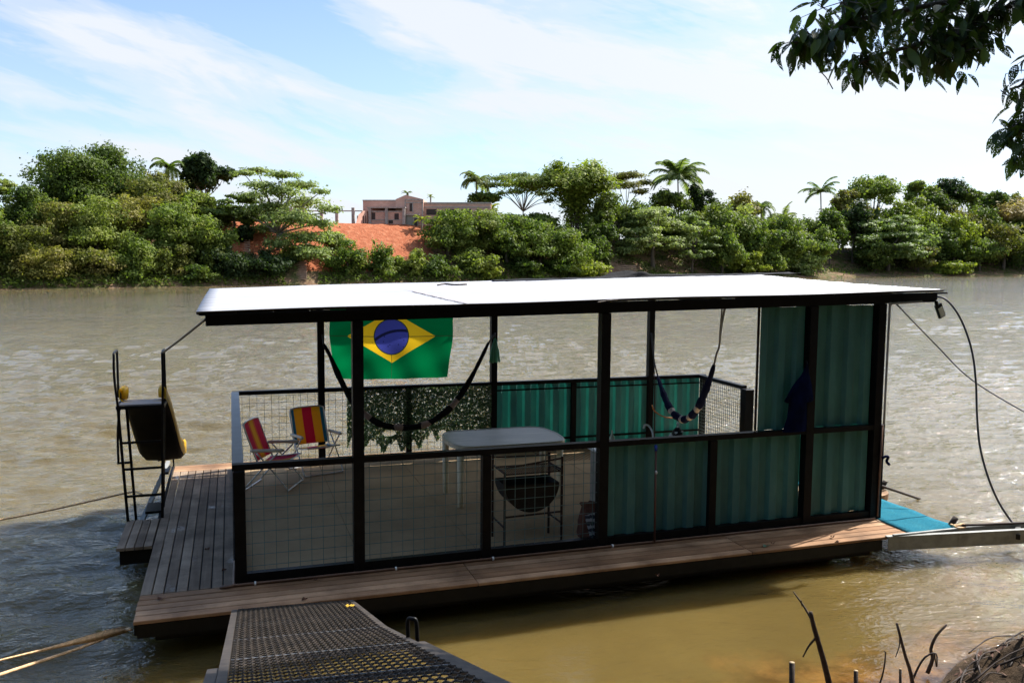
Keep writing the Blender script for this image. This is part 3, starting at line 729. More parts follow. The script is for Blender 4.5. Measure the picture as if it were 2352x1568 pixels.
hammock('hammock', [Bp(a, b, y=y) for a, b, y in hp], .052, M['ham2'], 'navy and cream hammock tied up in a bundle beside the corrugated cabin wall',
        [([Bp(1496, 764, y=4.5), Bp(1503, 830, y=4.3), Bp(1512, 868, y=4.2)], .012),
         ([Bp(1640, 838, y=1.9), Bp(1646, 812, y=1.6), Bp(1652, 795, y=1.4), Bp(1657, 750, y=.8), Bp(1668, 692, y=.12)], .013),
         ([Bp(1652, 795, y=1.4), Bp(1654, 760, y=.9), Bp(1660, 692, y=.12)], .009)])
o = MB(); o.tube(smooth_pts([Bp(1497, 930, y=4.4), Bp(1505, 945, y=4.4), Bp(1530, 958, y=4.35), Bp(1570, 958, y=4.3), Bp(1595, 938, y=4.35), Bp(1614, 905, y=4.45)], 24), .011, 6)
tag(o.build('cord', M['cord'], None, Bp(1550, 958, y=4.3)), 'orange cord slung low in front of the far teal panels', 'cord')
o = MB(); o.bar(Bp(1504, 880, y=4.42), Bp(1503, 1005, y=4.42), .018, .012); o.bar(Bp(1500, 765, y=4.46), Bp(1504, 880, y=4.42), .01, .01)
tag(o.build('strap', M['darkrope'], None, Bp(1504, 1005, y=4.42)), 'thin black strap dangling beside the far post behind the hammock', 'strap')
# mint fringe
t = thing('hanging_mop', Bp(1136, 828, y=4.42), 'pale mint green mop head hung by its tip on the far post', 'mop')
q = MB()
for k in range(60):
    a = random.uniform(0, 6.28); r = random.random()**.5
    c = Bp(1137, 772, y=4.42); b = c+Vector((.085*r*math.cos(a), .05*r*math.sin(a), -.40+.02*random.random()))
    mid = c.lerp(b, .55)+Vector((.012*math.cos(a), .01*math.sin(a), 0)); q.tube([c, mid, b], [.004, .008, .007], 5)
q.build('strands', M['tassel'], t)
q = MB(); q.tube([Bp(1137, 764, y=4.45), Bp(1137, 776, y=4.42)], .012, 6); q.build('hook', M['black'], t)
# plastic leaf screen on the far railing
N = 46000; rx = RNG.uniform(1.58, 3.76, N); rz_ = RNG.uniform(.12, 1.06, N)
low = .33-.12*np.sin(rx*5.1+1)**2+.06*np.sin(rx*23)+.04*np.sin(rx*47)-.10*(np.abs(rx-2.25) < .25)+.07*(np.abs(rx-1.95) < .12)
hole = ((rx-2.19)/.1)**2+((rz_-.40)/.05)**2 < 1
hole2 = ((rx-3.0)/.07)**2+((rz_-.35)/.06)**2 < 1
keep = (rz_ > low) & ~hole & ~hole2 & (np.sin(rx*37+np.sin(rz_*21)*2)*np.sin(rz_*41+np.sin(rx*13)*2) > -.86)
C = np.stack([rx, YF-.085+RNG.normal(0, .014, N), rz_], 1)[keep]
def leaf_quads(C, Nn, size, asp=1.7, curl=0.):
    n = len(C); r = RNG.normal(size=(n, 3)); Nn = Nn/np.linalg.norm(Nn, axis=1, keepdims=True)
    tt = np.cross(Nn, r); tt /= np.linalg.norm(tt, axis=1, keepdims=True); bb = np.cross(Nn, tt)
    s = (size*RNG.uniform(.6, 1.3, n))[:, None] if np.isscalar(size) else size[:, None]
    a, b = tt*s*asp/2, bb*s/2
    V = np.stack([C-a, C-b+Nn*s*.12, C+a, C+b+Nn*s*.12], 1).reshape(-1, 3)
    return V, np.arange(4*n), np.full(n, 4)
Nn = RNG.normal(size=C.shape)*[.6, 1, .6]+[0, -1.2, .5]
V, L, S = leaf_quads(C, Nn, .0150)
sc0 = (2.7, YF-.09, .1)
o = link('leaf_screen', fast_mesh('leaf_screen', V-np.array(sc0), L, S, M['L_screen']), None, sc0); RAFT.append(o)
tag(o, 'ragged screen of small green plastic leaves tied to the far wire railing', 'leaf screen')
# table
def table():
    t = thing('plastic_table', (3.22, 2.2, 0), 'white plastic table with curved ends standing inside the cabin', 'table')
    cx, cy = 3.225, 2.24; A, B = .74, .52; n = 72; q = MB()
    def ring(k, z):
        out = []
        for i in range(n):
            a = 2*math.pi*i/n; c, s = math.cos(a), math.sin(a)
            x = (A-k)*math.copysign(abs(c)**.26, c); y = (B-k)*math.copysign(abs(s)**.30, s)
            x *= 1-.11*(y/B)**2; out.append((cx+x, cy+y, z))
        return out
    lv = [(.03, .705), (.0, .69), (0., .735), (.012, .748), (.03, .748), (.034, .742), (.07, .742)]
    V = []; 
    for k, z in lv: V += ring(k, z)
    F = [(r*n+i, r*n+(i+1) % n, (r+1)*n+(i+1) % n, (r+1)*n+i) for r in range(len(lv)-1) for i in range(n)]
    F.append(tuple(range((len(lv)-1)*n, len(lv)*n))); q.add(V, F, False); q.build('tabletop', M['table'], t)
    for x, y in ((2.56, 1.80), (2.55, 2.50), (3.87, 1.92), (3.90, 2.62)):
        q = MB(); q.tube([(x, y, .004), (x, y, .35), (x, y, .70)], [.033, .038, .044], 14); q.build('leg', M['white'], t)
def table_mat():
    m, g, b = new_mat('worn_white_table_top'); v = obj_co(g)
    n = g.noise(g.mapping(v, sc=(2, 9, 2)), 1, 6, .65); c = g.ramp(n, (.35, (.44, .40, .31)), (.6, (.60, .54, .43)))
    n2 = g.noise(g.mapping(v, rot=(0, 0, .3), sc=(3, 16, 3)), 1.6, 5, .7)
    c = g.mix(g.ramp(n2, (.64, 0), (.72, .6)), c, (.16, .13, .11))
    pset(g, b, Base_Color=c, Roughness=.42); return m
M['table'] = table_mat(); table()
# folding beach chairs
def chair(base, ang, mat, label):
    t = thing('beach_chair', base, label, 'chair', 'folding striped chairs by the left railing')
    Rz = Matrix.Rotation(ang, 4, 'Z'); bs = Vector(base)
    L_ = lambda x, y, z: bs+(Rz @ Vector((x, y, z)))
    W = .25; S_ = lambda p: smooth_pts([L_(*q) for q in p], 40)
    # inverted-U back frame
    bk = [(-.12, -W, .36), (-.20, -W, .56), (-.285, -W, .80), (-.30, -W+.05, .855), (-.302, 0, .865), (-.30, W-.05, .855), (-.285, W, .80), (-.20, W, .56), (-.12, W, .36), (-.09, W, .30)]
    q = MB(); q.tube(S_([(-.09, -W, .30)]+bk), .011, 8); q.build('back_frame', M['alu'], t)
    q = MB(); q.tube(S_([(-.14, -W+.01, .335), (.05, -W+.01, .35), (.26, -W+.02, .385), (.285, -W+.06, .39), (.285, W-.06, .39), (.26, W-.02, .385), (.05, W-.01, .35), (-.14, W-.01, .335)]), .010, 8); q.build('seat_frame', M['alu'], t)
    # front leg loop and rear leg loop (crossing)
    for nm, sx in (('front', 1), ('rear', -1)):
        q = MB(); e = .03
        top = (-.13, .50) if sx > 0 else (.16, .50)
        for_ = [(top[0], -W-e, top[1]), (top[0]+(.27*sx-top[0])*.5, -W-e, .28), (.27*sx, -W-e, .04), (.275*sx, -W-e+.04, .013), (.275*sx, 0, .012), (.275*sx, W+e-.04, .013), (.27*sx, W+e, .04), (top[0]+(.27*sx-top[0])*.5, W+e, .28), (top[0], W+e, top[1])]
        q.tube(S_(for_), .010, 8); q.build('leg', M['alu'], t)
    for sy in (-1, 1):
        y = sy*(W+.03); q = MB()
        a, b = L_(-.20, y, .515), L_(.24, y, .535)
        q.tube([a, a.lerp(b, .1), a.lerp(b, .5), a.lerp(b, .9), b], [.012, .022, .02, .024, .014], 10); q.build('armrest', M['armrest'], t)
    def cloth(name, pts, y0):
        P = []; UV = []
        for k, (x, z) in enumerate(pts):
            P.append([tuple(L_(x-.012*math.sin(math.pi*i/12), -y0+2*y0*i/12, z-(.015*math.sin(math.pi*i/12) if name == 'seat' else 0))) for i in range(13)]); UV.append([(i/12, k/len(pts)) for i in range(13)])
        o = grid_surface(name, mat, P, None, t, [u for r in UV for u in r])
        md = o.modifiers.new('t', 'SOLIDIFY'); md.thickness = .004
    cloth('backrest', [(-.13, .37), (-.16, .45), (-.20, .56), (-.24, .67), (-.275, .77), (-.30, .855)], W-.012)
    cloth('seat', [(-.13, .335), (-.03, .335), (.08, .345), (.2, .37), (.285, .39)], W-.015)
fa = (Bp(595, 1114, z=0)+Bp(670, 1117, z=0))/2
chair((.50, 3.46, .004), math.atan2(-.17, .40), M['stripeA'], 'beach chair striped pink and orange, the left of the pair, turned sideways')
chair((1.09, 4.12, .004), math.atan2(-.68, .22), M['stripeB'], 'beach chair striped pink, yellow and blue, facing the bank beside the far post')
# barbecue
t = thing('barbecue', (2.92, .45, 0), 'rusty barbecue made of half an oil drum on four thin legs', 'barbecue')
for x, y, h in ((2.61, .24, .80), (2.61, .66, .89), (3.235, .25, .92), (3.225, .60, .89)):
    q = MB(); q.bar((x, y, .004), (x, y, h), .02, .02); q.build('leg', M['rust'], t)
q = MB(); n = 20; V = []; r0 = .295; cx = 2.92; zt = .645
for rr in (r0, r0-.006):
    for y in (.27, .63):
        V += [(cx+rr*math.cos(math.pi+math.pi*i/n), y, zt+rr*math.sin(math.pi+math.pi*i/n)) for i in range(n+1)]
m1 = n+1
F = [(i, i+1, m1+i+1, m1+i) for i in range(n)]+[(2*m1+i+1, 2*m1+i, 3*m1+i, 3*m1+i+1) for i in range(n)]
F += [tuple(range(n+1)), tuple(range(2*m1-1, m1-1, -1))]
q.add(V, F); q.build('drum', M['drum'], t)
q = MB(); zz = .335
for a, b in (((2.61, .24, .33), (3.235, .25, .34)), ((2.61, .25, .22), (2.61, .65, .22)), ((3.235, .26, .22), (3.225, .60, .22)), ((2.61, .25, .885-.05), (3.235, .26, .90)), ((2.61, .66, .86), (3.225, .60, .86)), ((2.61, .25, .78), (2.61, .65, .78)), ((3.235, .26, .78), (3.225, .60, .78))):
    q = MB(); q.bar(a, b, .012, .016); q.build('crossbar', M['rust'], t)
q = MB(); zg = .765
for i in range(26): x = 2.65+i*.0225; q.bar((x, .26, zg), (x, .61, zg), .004, .004)
for i in range(14): y = .27+i*.026; q.bar((2.64, y, zg+.004), (3.21, y, zg+.004), .003, .003)
for a, b in (((2.63, .26, zg), (3.22, .26, zg)), ((3.22, .26, zg), (3.22, .62, zg)), ((3.22, .62, zg), (2.63, .62, zg)), ((2.63, .62, zg), (2.63, .26, zg))): q.tube([a, b], .008, 6)
q.build('grill_rack', M['rust'], t)
# charcoal sack
t = thing('charcoal_sack', (3.62, .34, .004), 'crumpled red and brown charcoal sack with a printed white label by the cabinet', 'sack')
q = MB(); n = 16; V = []
for k, (z, rx_, ry_) in enumerate(((0.004, .13, .10), (.05, .15, .12), (.16, .15, .115), (.26, .13, .10), (.33, .10, .05), (.37, .12, .03))):
    for i in range(n):
        a = 2*math.pi*i/n; w_ = 1+.08*math.sin(3*a+k)+.06*math.sin(7*a+2*k)
        V.append((3.62+rx_*w_*math.cos(a), .36+ry_*w_*math.sin(a)+.05*z, z+.012*math.sin(5*a)*(k > 3)))
q.add(V, [(r*n+i, r*n+(i+1) % n, (r+1)*n+(i+1) % n, (r+1)*n+i) for r in range(5) for i in range(n)]+[tuple(range(n-1, -1, -1)), tuple(range(5*n, 6*n))]); q.build('bag', M['cardboard'], t)
a, b, c, d = [Vector(p) for p in ((3.55, .19, .012), (3.745, .20, .03), (3.69, .265, .30), (3.50, .255, .27))]
q = MB(); q.add([a, b, c, d, a+Vector((0, .006, 0)), b+Vector((0, .006, 0)), c+Vector((0, .006, 0)), d+Vector((0, .006, 0))], [(0, 1, 2, 3), (7, 6, 5, 4), (0, 4, 5, 1), (1, 5, 6, 2), (2, 6, 7, 3), (3, 7, 4, 0)])
q.build('label', M['print'], t)
# sink cabinet
t = thing('kitchen_cabinet', (4.7, .75, .004), 'pale kitchen cabinet with a steel top standing behind the near teal panels', 'cabinet')
q = MB(); q.box(3.97, 5.4, .38, 1.20, .004, .76, bev=.004); q.build('body', M['cabinet'], t)
q = MB(); q.box(3.93, 5.44, .35, 1.22, .76, .79, bev=.004); q.build('worktop', M['worktop'], t)
q = MB(); q.tube(smooth_pts([Bp(1500, 1006, y=.8), Bp(1498, 990, y=.8), Bp(1489, 977, y=.8), Bp(1481, 976, y=.8), Bp(1478, 984, y=.8)], 16), .011, 8)
q.tube([Bp(1500, 1004, y=.8), Vector((Bp(1500, 1006, y=.8).x, .8, .79))], .011, 8); q.build('faucet', M['clip'], t)
p = Vector((Bp(1406, 990, y=.55).x, .55, .79)); o = MB(); n = 12
o.tube([p, p+Vector((0, 0, .22)), p+Vector((0, 0, .25)), p+Vector((0, 0, .27)), p+Vector((0, 0, .31))], [.03, .03, .02, .01, .01], 12)
tag(o.build('soap_bottle', M['bottle'], None, p), 'slim pale soap bottle on the cabinet beside the tall near post', 'bottle')
p = Vector((Bp(1556, 980, y=.7).x, .7, .79)); t = thing('water_jug', p, 'small black kettle with a pale handle standing on the cabinet', 'kettle')
zt = Bp(1556, 990, y=.7).z
q = MB(); q.tube([p, p+Vector((0, 0, .1)), Vector((p.x, .7, zt-.01)), Vector((p.x, .7, zt+.02)), Vector((p.x, .7, zt+.045))], [.06, .065, .06, .045, .02], 14); q.build('body', M['drum'], t)
q = MB(); q.tube(smooth_pts([Vector((p.x, .7, zt+.03)), Vector((p.x+.01, .7, zt+.065)), Vector((p.x+.0, .7, zt+.10))], 8), .012, 8); q.tube([Vector((p.x-.05, .66, zt-.01)), Vector((p.x+.05, .66, zt+.0))], .012, 8); q.build('handle', M['clip'], t)
p = Vector((Bp(1541, 990, y=.6).x, .6, .79)); o = MB(); zt = Bp(1541, 1000, y=.6).z
o.tube([p, Vector((p.x, .6, zt-.03)), Vector((p.x, .6, zt)), Vector((p.x, .6, zt+.03))], [.032, .032, .02, .008], 12)
tag(o.build('dish_soap_bottle', M['clip'], None, p), 'squat white squeeze bottle standing left of the black kettle', 'bottle')
# broomstick against the near panels
t = thing('broom', (4.17, -.02, .01), 'brown broomstick with a blue tip leaning on the near teal panels', 'broom')
q = MB(); q.tube([(4.172, -.035, .012), (4.18, -.004, .98)], .012, 8); q.build('stick', M['broomstick'], t)
q = MB(); q.tube([(4.18, -.005, .975), (4.1805, -.003, 1.035)], .016, 8); q.build('tip', M['blue'], t)
q = MB(); q.tube([(4.172, -.018, .75), (4.186, -.018, .752)], .02, 8); q.build('tie', M['clip'], t)
# folded umbrella hanging on the upper wall
t = thing('hanging_umbrella', Vector(Bp(1835, 985, y=.0)), 'dark navy folded parasol hanging against the upper teal wall', 'umbrella')
q = MB(); n = 20; V = []; yv = -.015
lv = [(1852, 835, 1.5), (1847, 860, 12), (1840, 885, 28), (1832, 922, 42), (1830, 924, 26), (1828, 955, 28), (1822, 990, 34)]
for k, (px, py, hw) in enumerate(lv):
    for i in range(n):
        a = 2*math.pi*i/n; fold = 1+.1*math.cos(6*a)
        c = Bp(px, py, y=yv); wd = hw/FP*11.2
        V.append((c.x+wd*math.cos(a)*fold*.72, yv-.02+.03*math.sin(a)*fold*min(1, hw/20)-.0, c.z+.012*math.cos(6*a)*(k == 3)))
q.add(V, [(r*n+i, r*n+(i+1) % n, (r+1)*n+(i+1) % n, (r+1)*n+i) for r in range(len(lv)-1) for i in range(n)]+[tuple(range(n))], True); q.build('canopy', M['navy'], t)
q = MB(); q.tube([Bp(1852, 828, y=-.02), Bp(1853, 842, y=-.02)], .012, 6); q.build('handle', M['black'], t)
# tap knot on the corner post
o = MB(); o.tube(smooth_pts([(7.06, -.03, .72), (7.10, -.05, .74), (7.15, -.03, .72), (7.12, -.04, .68), (7.16, -.04, .64)], 14), .016, 6)
tag(o.build('rope_knot', M['navy'], None, (7.1, -.04, .7)), 'dark knotted rag tied round the right corner post', 'knot')
# flood light and cables
a = Bp(2150, 694, y=.0); t = thing('flood_light', a, 'small black flood light hanging from the right end of the roof beam', 'lamp')
q = MB(); q.tube([Bp(2150, 690, y=.0), Bp(2152, 702, y=-.0)], .02, 8); q.build('bracket', M['black'], t)
c0, c1 = Bp(2154, 699, y=-.0), Bp(2164, 728, y=-.0); d = (c1-c0).normalized(); sd = Vector((d.z, 0, -d.x)).normalized()*-1
def slab(c0, c1, w, th, off): 
    nn = Vector((0, 1, 0)); q = MB(); V = []
    for p in (c0, c1):
        for i, j in ((-1, -1), (1, -1), (1, 1), (-1, 1)): V.append(p+sd*(i*w/2)+nn*(off+j*th/2))
    return q.add(V, [(3, 2, 1, 0), (4, 5, 6, 7), (0, 1, 5, 4), (1, 2, 6, 5), (2, 3, 7, 6), (3, 0, 4, 7)])
slab(c0, c1, .085, .03, 0).build('housing', M['black'], t)
slab(c0.lerp(c1, .25), c0.lerp(c1, .93), .062, .008, -.02).build('glass', M['glass'], t)
def cable(name, pts, r, mat, label, cat, n=40, org=None, group=None):
    P = smooth_pts(pts, n); q = MB(); q.tube(P, r, 7); o = q.build(name, mat, None, org or min(P, key=lambda p: p.z)); return tag(o, label, cat, group)
cp = [(2110, 684, 7.5), (2135, 683, 7.65), (2158, 682, 7.75), (2180, 694, 7.9), (2208, 735, 8.1), (2231, 800, 8.3), (2241, 870, 8.35), (2244, 950, 8.4), (2250, 1020, 8.45), (2266, 1085, 8.5), (2290, 1145, 8.5), (2318, 1190, 8.5), (2336, 1212, 8.5)]
def along_ray(px, py, dist):
    d = AB[2]+AB[0]*((px-1176)/FP)+AB[1]*((784-py)/FP); return CB+d*(dist)
cable('power_cable', [along_ray(px, py, 11.0+.0*k-(k/12)*.9) for k, (px, py, _) in enumerate(cp)], .013, M['darkrope'], 'thick black cable arching down from the roof end to the grey gangway', 'cable', 60)
a = Bp(2055, 694, y=.0)
cable('guy_wire', [a, along_ray(2150, 792, 11.0), along_ray(2230, 870, 10.9), along_ray(2352, 945, 10.6), along_ray(2460, 1000, 10.4)], .009, M['darkrope'], 'thin straight wire running from the wall top out past the right edge', 'wire', 30)
# blue carpet and gangway channels
t_ = MB(); N_ = 30; P = []
for j in range(N_+1):
    y = -.60+3.6*j/N_; 
    xl, xr = 7.13, 7.70+.012*math.sin(j*1.3)
    if y < .05: xl = 7.0+.05*(y+.6)/.65 if y < -.0 else 7.06
    P.append([(xl+(xr-xl)*i/8, y, .008+.004*math.sin(i*1.1+j*.7)) for i in range(9)])
o = grid_surface('blue_carpet', M['carpet'], P, (7.4, .8, .008)); RAFT.append(o); md = o.modifiers.new('t', 'SOLIDIFY'); md.thickness = .012; md.offset = 1
tag(o, 'shabby bright blue carpet laid on the right end of the deck', 'carpet')
t = thing('grey_gangway', (7.4, -.8, -.15), 'grey steel channel gangway leading off the right end of the raft', 'gangway')
q = MB(); dv = Vector((1.51, -.37, 0)).normalized(); a = Vector((6.63, -.63, .0))
def chan(a, b, h, w):
    q = MB(); q.bar(a+Vector((0, 0, -h/2)), b+Vector((0, 0, -h/2)), .008, h)
    q.bar(a+Vector((0, w/2, -.004)), b+Vector((0, w/2, -.004)), w, .008); q.bar(a+Vector((0, w/2, -h+.004)), b+Vector((0, w/2, -h+.004)), w, .008); return q
b = Bp(2352, 1216.0, z=.012); a = Bp(2040, 1232, z=.012); d = (b-a); b2 = a+d*2.2
chan(a, b2, .155, .05).build('channel', M['grey_beam'], t)
a1 = Bp(2088, 1226, z=.012); b1 = Bp(2352, 1212, z=.004); c = a1+Vector((0, .10, 0)); a = Bp(2200, 1211, z=.01); bb = Bp(2352, 1200, z=.01)
chan(a+(a-bb)*.1, bb+(bb-a)*2, .12, .04).build('channel', M['grey_beam'], t)
q = MB(); q.bar(Bp(2052, 1229, z=.02), Bp(2205, 1213, z=.02), .03, .02); q.build('side_strip', M['grey_beam'], t)
q = MB(); p0, p1 = Bp(2195, 1213, z=-.05), Bp(2350, 1205, z=-.05)
for k in (.0, .92, 1.9):
    c = p0.lerp(p1, k); c2 = Bp(2195+155*k, 1238-6*k, z=-.06); q = MB(); q.bar(c, c2, .05, .06); q.build('rung', M['hull'], t)
def bollard(px, py, ptx, pty, z, label):
    a = Bp(px, py, z=z); v = (along_ray(ptx, pty, 1)-CB); tt = (a-CB).length/v.length; b = CB+v*tt
    q = MB(); q.tube([a-Vector((0, 0, .1)), a, b], .032, 10); return tag(q.build('mooring_post', M['stick_dark'], None, a), label, 'post', 'short mooring posts')
bollard(2184, 1205, 2196, 1187, .0, 'short dark mooring post at the far corner of the blue carpet')
bollard(2026, 1118, 2034, 1104, .0, 'short dark mooring post behind the cabin corner next to the round wooden platform')
cable('mooring_rope', [Bp(2184, 1204, z=.02), Bp(2195, 1207, z=.04), Bp(2212, 1203, z=.05), Bp(2216, 1210, z=.03), Bp(2200, 1212, z=.03), Bp(2192, 1206, z=.04), Bp(2215, 1207, z=.03)], .012, M['rope'], 'tan rope coiled round the post at the carpet corner', 'rope')
cable('pipe_pole', [Bp(2210, 1206, z=.05), Bp(2352, 1200, z=.05), Bp(2500, 1195, z=.05)], .014, M['rust'], 'thin rusty pole lying along the grey gangway', 'pole', 8)
t = thing('wooden_float', Vector((8.0, 1.15, -.05)), 'rounded wooden plank float showing behind the cabin corner', 'float')
q = MB(); n = 24; V = []
for z in (-.10, -.02): V += [(7.86+.30*math.cos(2*math.pi*i/n), 1.15+.30*math.sin(2*math.pi*i/n), z) for i in range(n)]
q.add(V, [tuple(range(n-1, -1, -1)), tuple(range(n, 2*n))]+[(i, (i+1) % n, n+(i+1) % n, n+i) for i in range(n)]); q.build('planks', M['wood_x'], t)
q = MB(); q.tube([(7.86, 1.15, -.36), (7.86, 1.15, -.10)], .12, 12); q.build('leg', M['hull'], t)
cable('boat_pole', [Bp(2008, 1110, z=.12), Bp(2120, 1148, z=-.34)], .018, M['stick_dark'], 'dark pole slanting from the cabin corner into the river', 'pole', 4)
# side step with the slide
t = thing('side_step', (-.97, 1.92, -.05), 'low brown wooden step hung on the left side of the deck', 'step')
q = MB()
for i in range(4): x0 = -1.145+i*.086; q.box(x0, x0+.078, 1.43, 2.42, -.045, -.012, bev=.003)
q.build('boards', M['wood_y'], t)
q = MB(); q.box(-1.12, -.80, 1.47, 2.40, -.20, -.05); q.build('frame', M['hull'], t)
t = thing('water_slide', (-.95, 2.6, 0), 'small yellow slide on a black ladder frame, seen from behind at the left end', 'slide')
def vb(name, a, b, w=.028, mt='black'): q = MB(); q.bar(a, b, w, w); return q.build(name, M[mt], t)
zl = -.01
vb('leg', (-1.135, 2.4, zl), (-1.20, 2.4, 1.29)); vb('leg', (-.775, 2.4, zl), (-.74, 2.4, 1.29))
vb('leg', (-1.09, 2.86, -.3), (-1.16, 2.80, 1.29)); vb('leg', (-.80, 2.86, -.3), (-.75, 2.8, 1.29), .02)
for x0, x1 in ((-1.20, -1.225), (-.74, -.73)):
    q = MB(); q.tube(smooth_pts([(x0, 2.4, 1.29), (x1, 2.4, 1.6), (x1, 2.4, 1.83), (x1, 2.44, 1.88), (x1, 2.66, 1.88), (x1, 2.7, 1.83), (x1, 2.7, 1.35)], 50), .014, 6); q.build('handrail', M['black'], t)
q = MB(); q.tube(smooth_pts([(-1.21, 2.7, 1.30), (-1.25, 2.75, .95), (-1.26, 2.8, .60), (-1.25, 2.8, .57), (-1.12, 2.8, .57)], 30), .014, 6); q.build('side_loop', M['black'], t)
for z in (.27, .58, .88): vb('rung', (-1.135-.05*z, 2.4, z), (-.775+.02*z, 2.4, z), .024)
q = MB(); q.bar((-1.22, 2.4, 1.275), (-.72, 2.4, 1.275), .03, .035); q.bar((-1.22, 2.8, 1.275), (-.72, 2.8, 1.275), .03, .035); q.bar((-1.205, 2.41, 1.275), (-1.205, 2.79, 1.275), .03, .035); q.bar((-.735, 2.41, 1.275), (-.735, 2.79, 1.275), .03, .035); q.build('platform_frame', M['black'], t)
q = MB(); q.box(-1.19, -.75, 2.42, 2.78, 1.293, 1.305); q.build('platform', M['concrete'], t)
# chute
P = []; n = 26; pr = [(-.22, .20), (-.235, .17), (-.235, .05), (-.19, .0), (0, -.012), (.19, .0), (.235, .05), (.235, .17), (.22, .20)]
for i in range(n+1):
    f = i/n
    y = 2.62+f*1.9; z = 1.31-.02*f-1.12*sstep(f*1.02)*.55-.50*f*.97+(.05*max(0, f-.85)/.15)
    cx = -.965+.085*f; wd = 1+.10*f
    P.append([(cx+a*wd, y, z+b*(1.15 if f > .8 else .75)) for a, b in pr])
o = grid_surface('chute', M['yellow'], P, None, t); md = o.modifiers.new('t', 'SOLIDIFY'); md.thickness = .012; md.offset = 1
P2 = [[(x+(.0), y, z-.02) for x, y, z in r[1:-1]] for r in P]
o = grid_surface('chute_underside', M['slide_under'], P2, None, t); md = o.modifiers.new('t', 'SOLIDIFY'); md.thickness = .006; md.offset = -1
for x in (-1.17, -.76):
    q = MB(); q.tube([(x, 2.72, 1.33), (x, 2.74, 1.41), (x, 2.80, 1.43), (x, 2.86, 1.37)], [.045, .05, .045, .03], 10); q.build('side_grip', M['yellow'], t)
t = thing('boarding_ladder', (-.9, 4.0, -.1), 'inclined black step ladder at the left deck edge behind the slide', 'ladder')
q = MB(); q.bar((-1.09, 2.6, -.26), (-.86, 4.75, .12), .05, .035); q.build('stringer', M['grey_beam'], t)
q = MB(); q.bar((-.84, 2.7, -.12), (-.80, 4.7, .05), .03, .03); q.build('stringer', M['black'], t)
for y, z in ((3.15, -.10), (4.45, .06)):
    q = MB(); q.box(-1.02+.08*(y-3), -.825, y-.2, y+.2, z, z+.03); q.build('tread', M['black'], t)
vb2 = MB(); vb2.bar((-1.0, 4.8, .14), (-.79, 4.85, .16), .03, .03); vb2.bar((-.80, 4.85, .0), (-.80, 4.85, .2), .02, .02); vb2.build('top_bar', M['black'], t)
# ropes
cable('stay_rope', [(-.19, .1, 2.40), ((-.19-.74)/2, 1.3, 2.125), (-.74, 2.5, 1.86)], .012, M['darkrope'], 'black rope from the roof corner down to the slide handrail', 'rope', 16)
cable('anchor_rope', [(-1.10, 3.6, -.02), Bp(300, 1130, y=3.9), Bp(200, 1152, y=3.85), Bp(100, 1174, y=3.8), Bp(0, 1193, y=3.7), Bp(-120, 1212, y=3.6)], .013, M['rope'], 'long thin rope running left from the raft over open water', 'rope', 30)
a = Bp(300, 1441, y=-.42)
def mr(px, py, dist): return along_ray(px, py, dist)
t = thing('mooring_ropes', a, 'pair of tan mooring straps running left from the near corner of the hull', 'rope')
P = smooth_pts([a, mr(285, 1445, 7.2), mr(200, 1466, 6.8), mr(100, 1490, 6.45), mr(0, 1514, 6.1), mr(-150, 1552, 5.6)], 30)
q = MB(); V = []
for i, p in enumerate(P):
    f = i/(len(P)-1); wd = .008+.030*math.exp(-((f-.30)/.2)**2)
    V += [p+Vector((0, -.01, wd)), p+Vector((0, .012, -wd)), p+Vector((0, -.012, -wd*.9))]
q.add(V, [(3*i+k, 3*i+(k+1) % 3, 3*i+3+(k+1) % 3, 3*i+3+k) for i in range(len(P)-1) for k in range(3)], True); q.build('strap', M['rope'], t)
q = MB(); q.tube(smooth_pts([a+Vector((0, .02, -.02)), mr(280, 1448, 7.2), mr(200, 1481, 6.8), mr(100, 1515, 6.45), mr(0, 1548, 6.1), mr(-150, 1600, 5.6)], 30), .013, 6); q.build('thin_rope', M['rope'], t)
# tarp on the roof
P = []
for i in range(71):
    f = i/70; px = 1130+f*680
    top = lerp(px, [(1130, 643), (1360, 641), (1390, 635), (1410, 628), (1440, 624), (1462, 620), (1475, 622), (1490, 630), (1520, 631), (1600, 629), (1700, 634), (1810, 640)])
    yb = 4.86; x = Bp(px, 640, y=yb).x; zb = roof_z(x, yb)+.02; zt = max(zb+.012, Bp(px, top, y=yb).z)
    w_ = .15+.1*math.sin(f*9)
    row = []
    for k in range(13):
        s = k/12; yy = yb+.10-w_*2.0*s
        z = zb+(zt-zb)*math.sin(math.pi*min(1, s*1.15+.06))**.8*(1+.25*math.sin(f*41+s*9))*(1-.25*s)+.004*math.sin(f*90+s*13)
        row.append((x+.05*math.sin(s*7+f*20), yy, max(z, roof_z(x, min(yy, 4.92))+.016)))
    P.append(row)
o = grid_surface('black_tarp', M['tarp'], P, (P[35][6][0], 4.9, 2.65)); RAFT.append(o); md = o.modifiers.new('t', 'SOLIDIFY'); md.thickness = .006
tag(o, 'crumpled black tarpaulin lying along the far edge of the white roof', 'tarpaulin')
